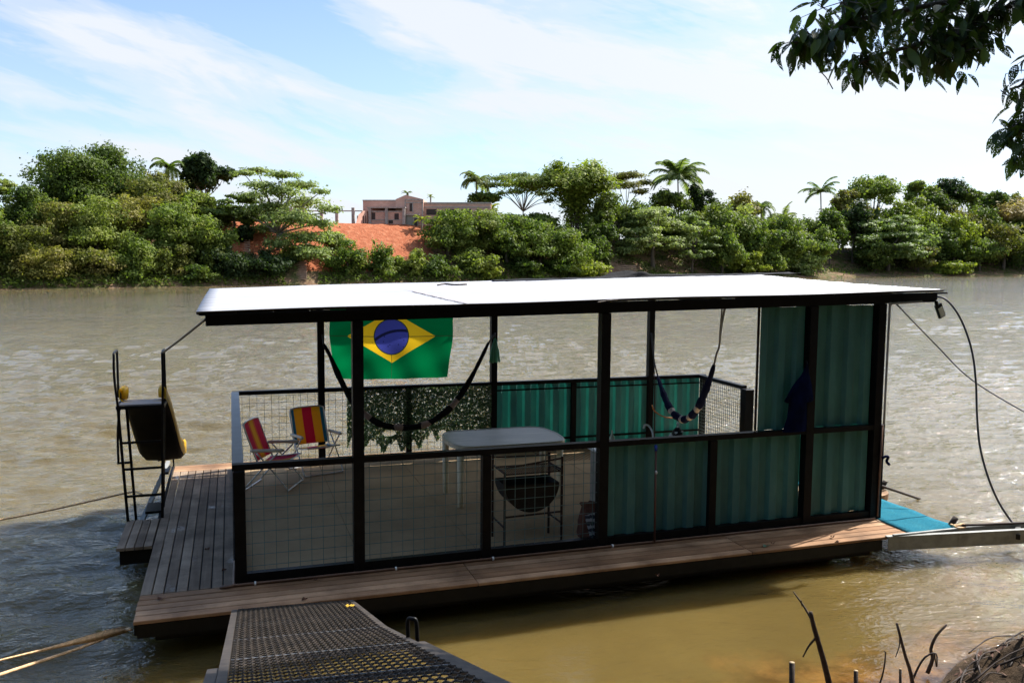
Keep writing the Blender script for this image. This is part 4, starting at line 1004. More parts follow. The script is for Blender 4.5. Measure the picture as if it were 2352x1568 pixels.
# twigs and leaves on the roof and deck
def on_roof(px, py):
    lo, hi = 2.3, 2.9
    for _ in range(30):
        z = (lo+hi)/2; p = Bp(px, py, z=z)
        if p.y > 12 or p.z > roof_z(p.x, p.y)+.018: hi = z
        else: lo = z
    return Bp(px, py, z=z)
def twig(pts, r, label, mat='stick_dark'):
    P = [Vector(p) for p in pts]; q = MB(); q.tube(smooth_pts(P, 14), r, 5)
    c = P[len(P)//2]; q.tube([c, c+Vector((.18, .1, .01))], r*.7, 5); return tag(q.build('twig', M[mat], None, P[0]), label, 'twig')
pp = [on_roof(x, y)+Vector((0, 0, .012)) for x, y in ((1005, 657), (1022, 654), (1045, 656), (1072, 655))]
twig(pp, .012, 'long bare twig lying on the white roof left of the tarpaulin')
pp = [on_roof(x, y)+Vector((0, 0, .012)) for x, y in ((1372, 697), (1390, 694), (1405, 691))]
twig(pp, .006, 'small bare twig near the middle of the front roof edge')
def flat_leaf(px, py, s, mat, label, z=.006, cat='leaf', grp='dry leaves on the deck', name='fallen_leaf'):
    p = Bp(px, py, z=z); q = MB(); a = random.uniform(0, 3.14); n = 10; V = []
    for i in range(n):
        th = 2*math.pi*i/n; r = s*(.55+.45*abs(math.cos(th)))*(1+.25*math.sin(3*th+a)); V.append((p.x+r*math.cos(th+a), p.y+.6*r*math.sin(th+a), z+.012*(1+math.sin(2*th))+.001))
    V.append((p.x, p.y, z+.004)); q.add(V, [(i, (i+1) % n, n) for i in range(n)]); return tag(q.build(name, mat, None, p), label, cat, grp)
flat_leaf(1759, 1254, .055, M['leaf_green'], 'single green leaf on the near deck board below the teal wall', grp=None)
for px, py, s, lb in ((1775, 1249, .025, 'dark curled leaf just right of the green leaf'), (1922, 1246, .03, 'brown leaf on the sunlit boards near the gangway'), (1912, 1234, .025, 'tiny leaf above another on the sunlit boards'),
                      (370, 1375, .045, 'brown leaf on the boards at the near left deck corner'), (700, 1377, .035, 'reddish leaf on the deck boards left of the grated ramp end'), (725, 1331, .03, 'dry leaf close to the pipe left of the tall near post'),
                      (1510, 1322, .02, 'dark leaf near the pipe below the first teal panel'), (476, 1262, .025, 'dark leaf on the grey boards beside the black corner post'), (515, 1310, .03, 'dark crumpled leaf against the black corner post')):
    flat_leaf(px, py, s, M['leaf_dry'], lb)
# ------------------------------------------------------------------ grated ramp (foreground)
def back_dir(px, py):
    return -(AB[2]+AB[0]*((px-1176)/FP)+AB[1]*((784-py)/FP)).normalized()
RD = [back_dir(577, 1195), back_dir(562, 1273)]
LB = 1.95; Wd = .945; r0 = Vector((-.01, -.60, .02)); across = Vector((.94, -.075, 0)).normalized()
NR = [across.cross(-d).normalized() for d in RD]; NR = [n if n.z > 0 else -n for n in NR]
def Q(a, l, h=0):
    return r0+across*(a*Wd)+RD[0]*min(l, LB)+RD[1]*max(0, l-LB)+NR[0 if l < LB else 1]*h
nrm = NR[1]; rd = RD[1]
ramp = thing('grated_ramp', Q(.5, 0), 'dark steel ramp of expanded mesh rising from the deck to the near bank', 'ramp')
LR = 6.2
for a in (.0, 1.0):
    q = MB(); q.bar(Q(a, 0, -.025), Q(a, LB, -.025), .045, .05, NR[0]); q.bar(Q(a, LB, -.025), Q(a, LR, -.025), .045, .05, nrm); q.build('side_rail', M['grate'], ramp)
q = MB(); q.bar(Q(1.055, 2.9, -.04), Q(1.055, LR, -.04), .05, .06, nrm); q.bar(Q(-.055, 3.2, -.04), Q(-.055, LR, -.04), .05, .06, nrm); q.build('outer_rail', M['grate'], ramp)
for i, l in enumerate((.02, 1.05, 1.95, 3.0, 3.95, 4.9, 5.8)):
    q = MB(); q.bar(Q(.03, l, -.014), Q(.97, l, -.014), .022, .03, nrm); q.build('crossbar', M['greyed'], ramp)
q = MB(); dx, dl = .038, .105      # expanded metal: diamonds wide across the ramp
nx_, nl_ = int(Wd/dx), 2*int(5.6/dl)
for j in range(nl_):
    for i in range(nx_):
        x0 = .03+i*dx/Wd; x1 = x0+dx/2/Wd; x2 = x0+dx/Wd
        if x2 > .985: x2 = .985
        l0 = .02+(j//2+j % 2)*dl
        h = .003 if j % 2 == 0 else -.003
        A, B, C_ = Q(x0, l0, h), Q(x1, l0+dl*.5*1.0, h+.004), Q(x2, l0, h)
        if j % 2 == 0: q.bar(A, B, .0036, .006, nrm); q.bar(B, C_, .0036, .006, nrm)
        else:
            q.bar(Q(x0, l0, h), Q(x1, l0-dl*.5, h+.004), .0036, .006, nrm); q.bar(Q(x1, l0-dl*.5, h+.004), Q(x2, l0, h), .0036, .006, nrm)
q.build('expanded_mesh', M['grate'], ramp)
q = MB(); c = Bp(922, 1452, y=-1.45); hb = Q(1.02, 2.75, -.01)
q.tube(smooth_pts([hb+rd*-.02+Vector((.0, 0, 0)), hb+Vector((0, .02, .10)), hb+Vector((.02, .0, .115)), hb+Vector((.04, -.01, .10)), hb+Vector((.045, -.02, -.01))], 20), .012, 8); q.build('loop_handle', M['black'], ramp)
q = MB(); pf = Q(.93, .62, .01)
for k in range(9):
    a = random.uniform(0, 6.28); c = pf+across*random.uniform(-.04, .04)+rd*random.uniform(-.015, .015)+nrm*random.uniform(0, .012); d = Vector((math.cos(a), math.sin(a), .2))*.014; e = Vector((-d.y, d.x, .006))*.8
    q.add([c-d, c-e, c+d, c+e], [(0, 1, 2, 3)])
tag(q.build('fallen_flower', M['flower'], None, pf), 'bright yellow fallen blossom on the far right corner of the grated ramp', 'flower')
for o in RAFT:
    o.matrix_world = T @ Matrix.Translation(o.location)
# ------------------------------------------------------------------ far bank: building
ZB = 158.0
def BW(zx, zy, Z=ZB):                 # measured facade point -> world
    return Wp((700+zx/2.94)*.98, (320+zy/2.94)*.98, Z)
RH = Vector((math.cos(YAW), -math.sin(YAW), 0))
b0 = BW(640, 600); b0.z = 0
bldg = thing('unfinished_building', (b0.x, b0.y, BW(640, 602).z), 'unfinished red brick building with bare concrete columns on top of the red earth bank', 'building', raft=False)
def wall(name, zx0, zx1, zy0, zy1, Z, dep, mat, parent=bldg):
    p0, p1 = BW(zx0, zy1, Z), BW(zx1, zy1, Z); zt = BW(zx0, zy0, Z).z; q = MB(); f = FH*dep
    V = [p0, p1, p1+f, p0+f]; W_ = [Vector((v.x, v.y, zt)) for v in V]; V = [Vector((v.x, v.y, p0.z)) for v in V]
    q.add(V+W_, [(3, 2, 1, 0), (4, 5, 6, 7), (0, 1, 5, 4), (1, 2, 6, 5), (2, 3, 7, 6), (3, 0, 4, 7)])
    return q.build(name, mat, parent, raft=False)
wall('wall', 445, 690, 441, 610, ZB+6, 8, M['brick']); wall('concrete_band', 440, 695, 436, 444, ZB+5.9, 8.2, M['concrete'])
wall('wall', 858, 1325, 462, 620, ZB+3, 8, M['brick']); wall('concrete_band', 856, 1328, 453, 463, ZB+2.9, 8.2, M['concrete']); wall('concrete_band', 858, 1325, 484, 491, ZB+2.93, .3, M['concrete'])
# gable block
p = [BW(668, 620, ZB+2), BW(858, 620, ZB+2), BW(858, 432, ZB+2), BW(737, 402, ZB+2), BW(668, 432, ZB+2)]
q = MB(); f = FH*9
q.add(p+[v+f for v in p], [(0, 1, 2, 3, 4), (9, 8, 7, 6, 5)]+[(i, 5+i, 5+(i+1) % 5, (i+1) % 5) for i in range(5)]); q.build('wall', M['brick'], bldg, raft=False)
for x0, x1, y0, y1 in ((735, 858, 432, 440), (733, 738, 440, 620), (735, 858, 452, 459), (783, 789, 455, 520), (850, 858, 440, 620)): wall('concrete_band', x0, x1, y0, y1, ZB+1.9, .2, M['concrete'])
wall('window', 765, 783, 460, 515, ZB+1.93, .1, M['dark_open'])
wall('lean_wall', 500, 715, 520, 605, ZB+.4, 6, M['brick']); wall('concrete_band', 500, 715, 512, 521, ZB+.3, 3, M['concrete']); wall('roof_slab', 470, 735, 485, 493, ZB-.1, 6.5, M['concrete'])
wall('concrete_band', 505, 712, 572, 577, ZB+.33, .2, M['concrete'])
for x in (490, 605, 724): wall('column', x-9, x+9, 493, 606, ZB, .6, M['concrete'])
wall('window', 503, 528, 524, 572, ZB+.36, .2, M['dark_open']); wall('window', 660, 690, 530, 572, ZB+.36, .2, M['dark_open']); wall('window', 620, 650, 576, 600, ZB+.36, .2, M['dark_open'])
q = MB(); a, b = BW(478, 605, ZB+.5), BW(392, 606, ZB-3.5); ta, tb = BW(478, 512, ZB+.5), BW(440, 512, ZB-1.5); c = BW(412, 540, ZB-3)
q.add([a, b, c, tb, ta]+[v+FH*.3 for v in (a, b, c, tb, ta)], [(0, 1, 2, 3, 4), (9, 8, 7, 6, 5)]+[(i, 5+i, 5+(i+1) % 5, (i+1) % 5) for i in range(5)]); q.build('wall', M['brick'], bldg, raft=False)
for x in (405, 418, 432, 447, 462): wall('window', x-3, x+3, 545, 603, ZB-1.2, .1, M['dark_open'])
wall('door_screen', 740, 822, 540, 625, ZB+1.4, .1, M['zinc']); wall('roof_slab', 737, 830, 534, 542, ZB+1.0, 1.5, M['concrete']); wall('doorway', 797, 818, 565, 625, ZB+1.37, .1, M['dark_open'])
for x0, x1 in ((880, 950), (1010, 1070), (1120, 1190)): wall('window', x0, x1, 500, 540, ZB+2.96, .1, M['dark_open'])
perg = thing('concrete_frame', (BW(200, 600, ZB-2).x, BW(200, 600, ZB-2).y, BW(200, 605, ZB-2).z), 'open concrete post and beam frame left of the brick building', 'frame', raft=False)
for x in (-280, -165, -50, 40, 157, 262, 375): wall('column', x-10, x+10, 490, 608, ZB-2, .6, M['concrete'], perg)
wall('beam', -290, 440, 510, 516, ZB-1.9, .4, M['concrete'], perg); wall('beam', -290, 440, 509, 515, ZB+1.5, .4, M['concrete'], perg)
# stairs cut in the bank
def stairs(u, s0, s1, n, wd, label, name='bank_steps', mat='cabinet', gap=1.0):
    q = MB()
    for k in range(n):
        s = s0+(s1-s0)*k/(n-1); Z = D(u)+s; c = bank_point(u, Z, bank_h(u, s)+.10)
        q.bar(c-RH*wd/2, c+RH*wd/2, .25*gap, .22)
    o = q.build(name, M[mat], None, bank_point(u, D(u)+s0, bank_h(u, s0)), raft=False); tag(o, label, 'steps', 'flights of steps up the far bank')
M['old_step'] = simple('old_timber_steps', (.34, .22, .15), .9, .3, 4)
stairs(566, 8, 16.5, 15, 1.3, 'light timber steps climbing the red earth left of the brick building', mat='old_step')
stairs(692, 1.2, 7.5, 13, 1.6, 'earth and timber steps running down to the water below the red mound', mat='old_step')
stairs(1430, 1.5, 8, 8, 5.5, 'broad pale steps going down to the water right of the central bushes', mat='old_step')
# ------------------------------------------------------------------ trees
def ell_blobs(c, rx, rz, n, zlo=-.35, f=(.5, .86), br=.30, flat=.8):
    out = []
    for _ in range(n):
        z = random.uniform(zlo, 1); a = random.uniform(0, 6.283); r = math.sqrt(max(.0, 1-z*z)); k = random.uniform(*f)
        out.append((np.array(c)+np.array((rx*k*r*math.cos(a), rx*k*r*math.sin(a), rz*k*z)), rx*br*random.uniform(.45, 1.5), rx*br*flat*random.uniform(.7, 1.2)))
    return out
def crown(blobs, n, size, up=.35, asp=1.6, rough=.6, shell=(.55, 1.22)):
    w = np.array([b[1]*b[1] for b in blobs]); w /= w.sum(); idx = RNG.choice(len(blobs), n, p=w)
    B = np.array([b[0] for b in blobs]); R1 = np.array([b[1] for b in blobs]); R2 = np.array([b[2] for b in blobs])
    d = RNG.normal(size=(n, 3)); d[:, 2] = d[:, 2]+.25; d /= np.linalg.norm(d, axis=1, keepdims=True)
    k = RNG.uniform(*shell, n)*np.where(RNG.random(n) < .10, RNG.uniform(1.05, 1.45, n), 1)
    # lumpy blob surface
    k *= 1+.16*np.sin(d[:, 0]*7+idx)+.12*np.sin(d[:, 1]*9+idx*2.1)+.1*np.sin(d[:, 2]*8+idx*.7)
    C = B[idx]+d*np.stack([R1[idx]*k, R1[idx]*k, R2[idx]*k], 1)
    N = d+RNG.normal(size=(n, 3))*rough+np.array([0, 0, up])
    return leaf_quads(C, N, size, asp)
def base_at(px, Z):
    s = Z-D(px); h = bank_h(px, s); return bank_point(px, Z, h), h
def limbs(q, base, top, blobs, r, k=9):
    fork = base.lerp(top, .45); q.tube([base-Vector((0, 0, .6)), base, base.lerp(fork, .5)+Vector((random.uniform(-.2, .2), 0, 0)), fork], [r*1.3, r, r*.8, r*.65], 8)
    for b in random.sample(blobs, min(k, len(blobs))):
        e = Vector(b[0]); m = fork.lerp(e, .5); m.z -= (e.z-fork.z)*.12
        q.tube(smooth_pts([fork, m, e], 5), [r*.5, r*.42, r*.34, r*.26, r*.18, r*.1], 5)
def tree(px, ytop, ybot, wpx, off, tone, label, name='broadleaf_tree', cat='tree', group=None, n=None, size=None, nb=34, kind='round', bark='bark', zlo=-.4, ymid=None):
    Z = D(px)+off; base, h = base_at(px, Z)
    zt, zb = zof(ytop, Z), max(zof(ybot, Z), .15 if kind == 'bush' and off < 7 else h-.2); rx = wpx/2/FP*Z; rz = (zt-zb)/2/ .98; c = Vector((base.x, base.y, (zt+zb)/2))
    area = wpx*(ybot-ytop)/5.3
    n = int((n or max(1800, area*1.25))*1.8); size = size or .0021*Z
    if kind == 'round': bl = ell_blobs(c, rx, rz, nb, zlo, (.35, .90), .27, min(1.1, rz/rx)*.95); V, L, S = crown(bl, n, size)
    elif kind == 'bush':
        bl = ell_blobs(c, rx, rz, nb, -.95, (.25, .92), .24, min(1.1, rz/rx)*.9); V, L, S = crown(bl, n, size)
    elif kind == 'layer':
        bl = []
        for _ in range(nb):
            z = random.uniform(-.55, .95); a = random.uniform(0, 6.283); r = math.sqrt(max(.05, 1-z*z)); k = random.uniform(.45, .92)
            bl.append((np.array(c)+np.array((rx*k*r*math.cos(a), rx*k*r*math.sin(a), rz*z*.9)), rx*.27*random.uniform(.7, 1.3), rx*.06*random.uniform(.8, 1.5)))
        V, L, S = crown(bl, n, size, up=1.1, rough=.5, shell=(.2, 1.05))
    t = thing(name, tuple(base), label, cat, group or ('bushes along the far bank' if cat == 'bush' else 'trees on the far bank'), raft=False)
    q = MB(); limbs(q, base, Vector((c.x, c.y, zt-.15*(zt-h))), bl, max(.12, rx*.055), 10 if kind != 'bush' else 5); q.build('trunk', M[bark], t, raft=False)
    link('crown', fast_mesh('crown', V-np.array(base), L, S, M[tone]), t)
    return t
def palm(px, yc, rpx, off, label, name='palm_tree', nf=18, droop=1.0, tone='L_palm', group='palms on the far bank', up=.9, lean=0):
    Z = D(px)+off; base, h = base_at(px, Z); hub = Wp(px, yc, Z); R_ = rpx/FP*Z
    base = base+RH*lean
    t = thing(name, tuple(base), label, 'palm', group, raft=False)
    q = MB(); q.tube([base-Vector((0, 0, .5)), base.lerp(hub, .5)+RH*.1, hub], [.24, .18, .15], 8); q.build('trunk', M['palebark'], t, raft=False)
    Vs = []; 
    for i in range(nf):
        a = 6.283*i/nf+random.uniform(-.15, .15); el = random.choice((.2, .55, .9, 1.2))*up+random.uniform(-.12, .12)
        hd = Vector((math.cos(a), math.sin(a), 0)); P = []; p = Vector(hub); m = 16; e = el; L_ = R_*1.25*random.uniform(.85, 1.1)
        for k in range(m+1):
            P.append(p.copy()); p += (hd*math.cos(e)+Vector((0, 0, math.sin(e))))*L_/m; e -= droop*(1.6/m)*(.5+k/m)
        for k in range(1, m):
            d = (P[k+1]-P[k-1]).normalized(); sd = d.cross(Vector((0, 0, 1))).normalized(); ll = R_*.30*math.sin(math.pi*(.12+.85*k/m))**.7; w = R_*.028
            for sg in (-1, 1):
                for jj in (0, .5):
                    c = P[k].lerp(P[k+1], jj); tip = c+(sd*sg*.8+d*.55+Vector((0, 0, -.35+random.uniform(-.15, .15)))).normalized()*ll
                    Vs += [c, c+d*w*2, tip+d*w*.5, tip]
        for k in range(m): Vs += [P[k]+Vector((0, 0, w)), P[k+1]+Vector((0, 0, w)), P[k+1]-Vector((0, 0, w)), P[k]-Vector((0, 0, w))]
    V = np.array([tuple(v) for v in Vs])-np.array(base); n = len(V)//4
    link('fronds', fast_mesh('fronds', V, np.arange(4*n), np.full(n, 4), M[tone]), t)
def bamboo(px, ytop, ybot, wpx, off, label, tone='L_yellow', ns=46, n=9000, name='bamboo_clump', size=None, spread=1.0, culm='L_yellow'):
    Z = D(px)+off; base, h = base_at(px, Z); zt = zof(ytop, Z); H = zt-h; rx = wpx/2/FP*Z
    t = thing(name, tuple(base), label, 'bamboo', 'bamboo clumps on the far bank', raft=False); q = MB(); Cs = []; Ns = []
    per = n//ns
    for i in range(ns):
        a = random.uniform(0, 6.283); r = rx*random.uniform(.35, 1.0)**.8*spread; hh = H*random.uniform(.72, 1.0)*(1.04-.22*(r/rx)**2); hd = Vector((math.cos(a), math.sin(a), 0)); P = []
        for k in range(13):
            f = k/12; P.append(base+hd*(rx*.10+r*f**2.3)+Vector((0, 0, hh*(math.sin(f*1.72)/1.0 if f < .91 else math.sin(.91*1.72)-(f-.91)*.9))))
        q.tube(P, [.06*(1-k/14) for k in range(13)], 4, cap=False)
        for _ in range(per):
            f = random.random()**.6*.85+.15; k = min(11, int(f*12)); c = P[k].lerp(P[k+1], f*12-k) if k < 11 else P[11].lerp(P[12], min(1, f*12-11))
            sp = rx*.13*(1.2-f*.6); c = c+Vector((random.gauss(0, sp), random.gauss(0, sp), random.gauss(0, sp*.9)-.1)); Cs.append(tuple(c)); Ns.append(tuple(hd*.5+Vector((random.gauss(0, .4), random.gauss(0, .4), .9))))
    q.build('culms', M['bark'], t, raft=False)
    V, L, S = leaf_quads(np.array(Cs), np.array(Ns), size or .0022*Z, 2.4); link('foliage', fast_mesh('foliage', V-np.array(base), L, S, M[tone]), t)
# back row, left to right (pixel columns of the 2352-wide photograph; depth is metres behind the waterline)
tree(-25, 383, 560, 150, 17, 'L_mid', 'pale feathery tree cut by the left edge of the picture', kind='layer', nb=34, n=6500)
tree(-110, 360, 640, 190, 22, 'L_mid', 'tall green tree just past the left edge of the far bank')
tree(207, 340, 560, 262, 28, 'L_dark', 'broad rounded dark tree, tallest on the left of the far bank', nb=60, n=26000)
tree(110, 440, 530, 90, 26, 'L_deep', 'small dark tree under the left side of the broad rounded tree', n=3200)
palm(387, 388, 42, 30, 'drooping palm between the broad rounded tree and the dark narrow tree', nf=20, droop=1.5, tone='L_mid')
tree(478, 348, 470, 108, 30, 'L_deep', 'dark narrow clumpy tree standing above the left bushes', nb=26, n=6000, size=.42, bark='palebark')
tree(365, 400, 590, 185, 22, 'L_olive', 'olive green tree below the drooping palm', nb=26, n=12000)
tree(455, 440, 600, 120, 20, 'L_mid', 'mid green tree below the dark narrow tree')
tree(540, 445, 600, 120, 15, 'L_mid', 'feathery green tree left of the wide spreading tree', kind='layer', nb=30, n=6000)
def spreading(px0, off, layers, label, tone, n, size, bark='palebark', trunk_r=.35, yfork=None):
    Z = D(px0)+off; base, h = base_at(px0, Z); bl = []
    for (px, py, w, k) in layers:
        c = Wp(px, py, Z+random.uniform(-6, 6)); bl.append((np.array(tuple(c)), w/2/FP*Z, w/2/FP*Z*k))
    V, L, S = crown(bl, n, size, up=1.0, rough=.55, shell=(.15, 1.12))
    t = thing('spreading_tree', tuple(base), label, 'tree', 'trees on the far bank', raft=False); q = MB(); f1 = base.lerp(Vector((base.x, base.y, zof(520, Z))), .7) if not yfork else Vector((base.x+random.uniform(-.4, .4), base.y, zof(yfork, Z)))
    q.tube([base-Vector((0, 0, .5)), base.lerp(f1, .5), f1], [trunk_r, trunk_r*.8, trunk_r*.6], 8)
    for b in bl:
        e = Vector(b[0]); m = f1.lerp(e, .5)+Vector((random.uniform(-.5, .5), random.uniform(-.5, .5), (e.z-f1.z)*.14)); m2 = f1.lerp(e, .78)+Vector((random.uniform(-.5, .5), 0, (e.z-f1.z)*.04))
        q.tube(smooth_pts([f1, m, m2, e-Vector((0, 0, b[2]*.3))], 6), [trunk_r*.45*(1-.8*k/6)+.02 for k in range(7)], 5)
    q.build('trunk', M[bark], t, raft=False); link('crown', fast_mesh('crown', V-np.array(base), L, S, M[tone]), t)
spreading(640, 10, [(560, 398, 60, .16), (590, 392, 70, .16), (650, 402, 80, .16), (600, 425, 80, .2), (690, 425, 90, .2), (735, 440, 50, .25), (640, 440, 110, .25), (575, 450, 70, .25),
    (700, 465, 100, .3), (620, 475, 100, .3), (755, 480, 60, .3), (560, 490, 70, .3), (670, 500, 130, .28), (740, 515, 70, .3), (610, 525, 90, .3), (700, 545, 110, .28), (765, 545, 60, .3), (640, 560, 80, .3), (720, 580, 90, .3), (590, 500, 60, .3), (660, 600, 80, .3), (770, 575, 50, .4)],
    'wide spreading pale tree with layered branches left of the red mound', 'L_light', 19000, .30)
front = [
 (-60, 450, 660, 170, 5, 'L_mid'), (30, 500, 660, 170, 4, 'L_olive'), (130, 470, 620, 170, 9, 'L_olive'), (120, 560, 662, 170, 3, 'L_olive'), (225, 455, 620, 185, 8, 'L_mid'),
 (215, 560, 662, 150, 3, 'L_olive'), (300, 445, 590, 170, 12, 'L_olive'), (320, 515, 658, 160, 4, 'L_mid'), (400, 455, 620, 160, 8, 'L_mid'), (395, 560, 658, 110, 3, 'L_olive'),
 (475, 490, 650, 140, 6, 'L_mid'), (455, 600, 655, 100, 2, 'L_dark'), (540, 560, 655, 120, 3, 'L_deep'), (622, 572, 655, 135, 3, 'L_deep'), (500, 540, 610, 60, 9, 'L_deep'),
 (798, 552, 655, 124, 3, 'L_mid'), (872, 554, 655, 88, 3, 'L_mid'), (938, 570, 652, 90, 3, 'L_mid'), (765, 520, 610, 60, 9, 'L_light')]
names_l = ['bushy green mass at the left edge above the waterline', 'olive bush near the left edge at the waterline', 'olive feathery bush below the broad rounded tree', 'low olive bush hanging over the water at far left', 'green bush high on the bank under the broad rounded tree',
 'low olive bush over the water below the broad tree', 'olive bush on the bank crest left of the drooping palm', 'green bush at the waterline below the drooping palm', 'green bush midway up the bank below the olive tree', 'small olive bush at the waterline left of the roof corner',
 'green bush beneath the dark narrow tree', 'dark low bush at the waterline just above the roof corner', 'dark shaded bush left of the lower timber steps', 'dark shaded bush under the wide spreading tree', 'small dark bush beside the light timber steps',
 'round green bush at the foot of the red mound, leftmost', 'upright green bush at the foot of the red mound, in the middle', 'small rounded vine bush at the right foot of the red mound', 'pale bush at the left shoulder of the red mound']
for (px, yt, yb, w_, off, tone), lb in zip(front, names_l):
    tree(px, yt, yb, w_, off, tone, lb, name='river_bush', cat='bush', kind='bush', nb=44)
mid = [
 (1028, 482, 645, 138, 9, 'L_mid', 'green bushy tree at the right edge of the red mound'), (1000, 580, 650, 110, 3, 'L_dark', 'dark low bush right of the red mound by the water'),
 (1095, 472, 610, 150, 11, 'L_mid', 'green bushy tree in front of the brick wing'), (1085, 570, 645, 110, 3, 'L_mid', 'bush at the waterline in front of the brick wing'), (1165, 490, 648, 160, 7, 'L_mid', 'rounded green bush right of the brick wing'),
 (1120, 600, 645, 60, 2, 'L_yellow', 'small yellowish bush at the waterline in the centre'), (1240, 505, 648, 165, 7, 'L_mid', 'green bush below the flat topped tree'), (1310, 535, 645, 140, 5, 'L_mid', 'green bush below the tall bamboo'),
 (1345, 600, 640, 110, 2, 'L_yellow', 'low bright bush behind the black tarpaulin'), (1375, 552, 622, 70, 6, 'L_dark', 'small dark bush left of the broad pale steps'), (1290, 585, 642, 110, 3, 'L_mid', 'small green bush at the waterline under the bamboo'),
 (1215, 590, 645, 100, 2, 'L_dark', 'dark bush at the waterline in the centre right')]
for px, yt, yb, w_, off, tone, lb in mid: tree(px, yt, yb, w_, off, tone, lb, name='river_bush', cat='bush', kind='bush', nb=48)
palm(1094, 418, 40, 40, 'tall coconut palm beside the flat topped tree', nf=24, droop=1.5, up=1.0)
tree(1108, 440, 480, 70, 38, 'L_mid', 'small green tree below the coconut palm', n=2200)
for px, yc, r, lb in ((935, 444, 12, 'tiny palm top showing above the brick gable'), (989, 452, 9, 'tiny yellow palm above the brick wing'), (1025, 500, 22, 'yellow green banana plant in front of the brick wing'), (968, 505, 20, 'yellow green banana plant beside the grey door'), (1060, 500, 20, 'yellow banana plant at the right of the brick wing'), (1130, 478, 20, 'low palm at the end of the brick wing')):
    palm(px, yc, r, 34 if yc < 460 else 17, lb, nf=11, tone='L_yellow' if r != 12 else 'L_palm', name='small_palm')
spreading(1200, 34, [(1150, 410, 60, .2), (1190, 404, 80, .14), (1235, 410, 70, .18), (1165, 425, 50, .2), (1260, 425, 50, .25), (1130, 425, 50, .25), (1205, 418, 120, .16), (1225, 432, 80, .25), (1185, 440, 60, .25), (1262, 460, 40, .4), (1210, 425, 70, .2), (1275, 445, 45, .3), (1245, 445, 50, .25), (1150, 445, 40, .3)],
    'flat topped open tree with visible branches left of the bamboo', 'L_mid', 10500, .30, trunk_r=.20, yfork=486)
tree(1220, 488, 540, 110, 24, 'L_dark', 'dark low tree under the flat topped tree', n=2800)
bamboo(1320, 368, 530, 185, 22, 'tall yellow green bamboo clump rising above the bushes', ns=60, n=15000)
spreading(1440, 36, [(1415, 412, 50, .2), (1445, 403, 70, .2), (1480, 420, 40, .3), (1440, 425, 60, .25), (1400, 430, 40, .3), (1470, 440, 40, .3)], 'small open tree between the bamboo and the big palm', 'L_olive', 6500, .32, trunk_r=.2, yfork=480)
tree(1420, 440, 580, 130, 18, 'L_dark', 'dark tree right of the bamboo', nb=24); tree(1500, 470, 618, 190, 9, 'L_light', 'pale layered tree right of the broad steps', kind='layer', nb=46, n=9500)
palm(1557, 412, 62, 26, 'big feathery palm, tallest palm on the right half of the bank', nf=26, droop=1.1, up=1.05)
tree(1540, 428, 510, 96, 22, 'L_dark', 'dark leafy tree under the big feathery palm', nb=20); tree(1610, 422, 520, 76, 24, 'L_deep', 'dark tree right of the big feathery palm', nb=18)
tree(1590, 490, 625, 110, 7, 'L_light', 'pale green layered tree behind the roof below the big palm', kind='layer', nb=30); tree(1665, 470, 600, 120, 14, 'L_mid', 'bushy green tree right of the dark trees')
tree(1700, 448, 530, 90, 26, 'L_olive', 'olive tree beside the small drooping palm'); palm(1748, 478, 34, 24, 'small drooping palm right of the olive tree', nf=16, droop=1.4)
palm(1800, 498, 30, 28, 'short upright palm standing in the gap on the right', nf=10, up=1.25, droop=.8)
right = [(1660, 505, 628, 120, 6, 'L_mid'), (1735, 485, 628, 130, 8, 'L_mid'), (1800, 500, 625, 140, 9, 'L_mid'), (1865, 515, 628, 120, 8, 'L_mid'), (1720, 575, 630, 90, 4, 'L_yellow'), (1850, 575, 632, 110, 5, 'L_light'), (1770, 570, 628, 90, 5, 'L_mid')]
for (px, yt, yb, w_, off, tone), lb in zip(right, ['green bush behind the white roof near its far corner', 'green bush below the small drooping palm', 'green bush below the short upright palm', 'sloping green bush left of the dark column of creepers', 'yellowish low bush near the water behind the roof', 'pale low bush by the sandy shore', 'low green bush above the sandy shore']):
    tree(px, yt, yb, w_, off, tone, lb, name='river_bush', cat='bush', kind='bush', nb=26)
palm(1885, 442, 40, 30, 'palm with stiff upper fronds left of the rounded crown', nf=16, up=1.1)
tree(2000, 403, 500, 128, 26, 'L_mid', 'rounded bright crown, highest on the right of the far bank', nb=26); tree(1935, 440, 500, 70, 28, 'L_olive', 'thin olive tree between the stiff palm and the rounded crown', n=2200)
tree(1905, 468, 575, 70, 14, 'L_dark', 'dark creeper covered tree at the right, left of two'); tree(1958, 462, 580, 76, 16, 'L_deep', 'very dark creeper covered tree right of the stiff palm')
tree(2040, 490, 622, 175, 9, 'L_light', 'big pale layered tree over the right sandy shore', kind='layer', nb=50, n=9000); tree(2010, 550, 622, 130, 8, 'L_dark', 'dark underside bush beneath the big pale layered tree', name='river_bush', cat='bush', kind='bush')
tree(2070, 462, 540, 110, 20, 'L_yellow', 'yellow green vines right of the rounded crown'); tree(2105, 416, 480, 70, 30, 'L_mid', 'small crown between the rounded crown and the dark twin crowns')
tree(2170, 410, 480, 76, 30, 'L_deep', 'dark left crown of the twin crowns at the right'); tree(2210, 420, 490, 60, 28, 'L_dark', 'dark right crown of the twin crowns at the right')
tree(2150, 440, 500, 90, 26, 'L_dark', 'dark low tree under the twin crowns'); tree(2170, 480, 590, 120, 14, 'L_yellow', 'yellow green creeper mound below the twin crowns', nb=26)
tree(2265, 438, 500, 80, 30, 'L_dark', 'dark small tree right of the twin crowns'); tree(2330, 444, 520, 80, 32, 'L_olive', 'dark olive tree near the right edge behind the tan bamboo')
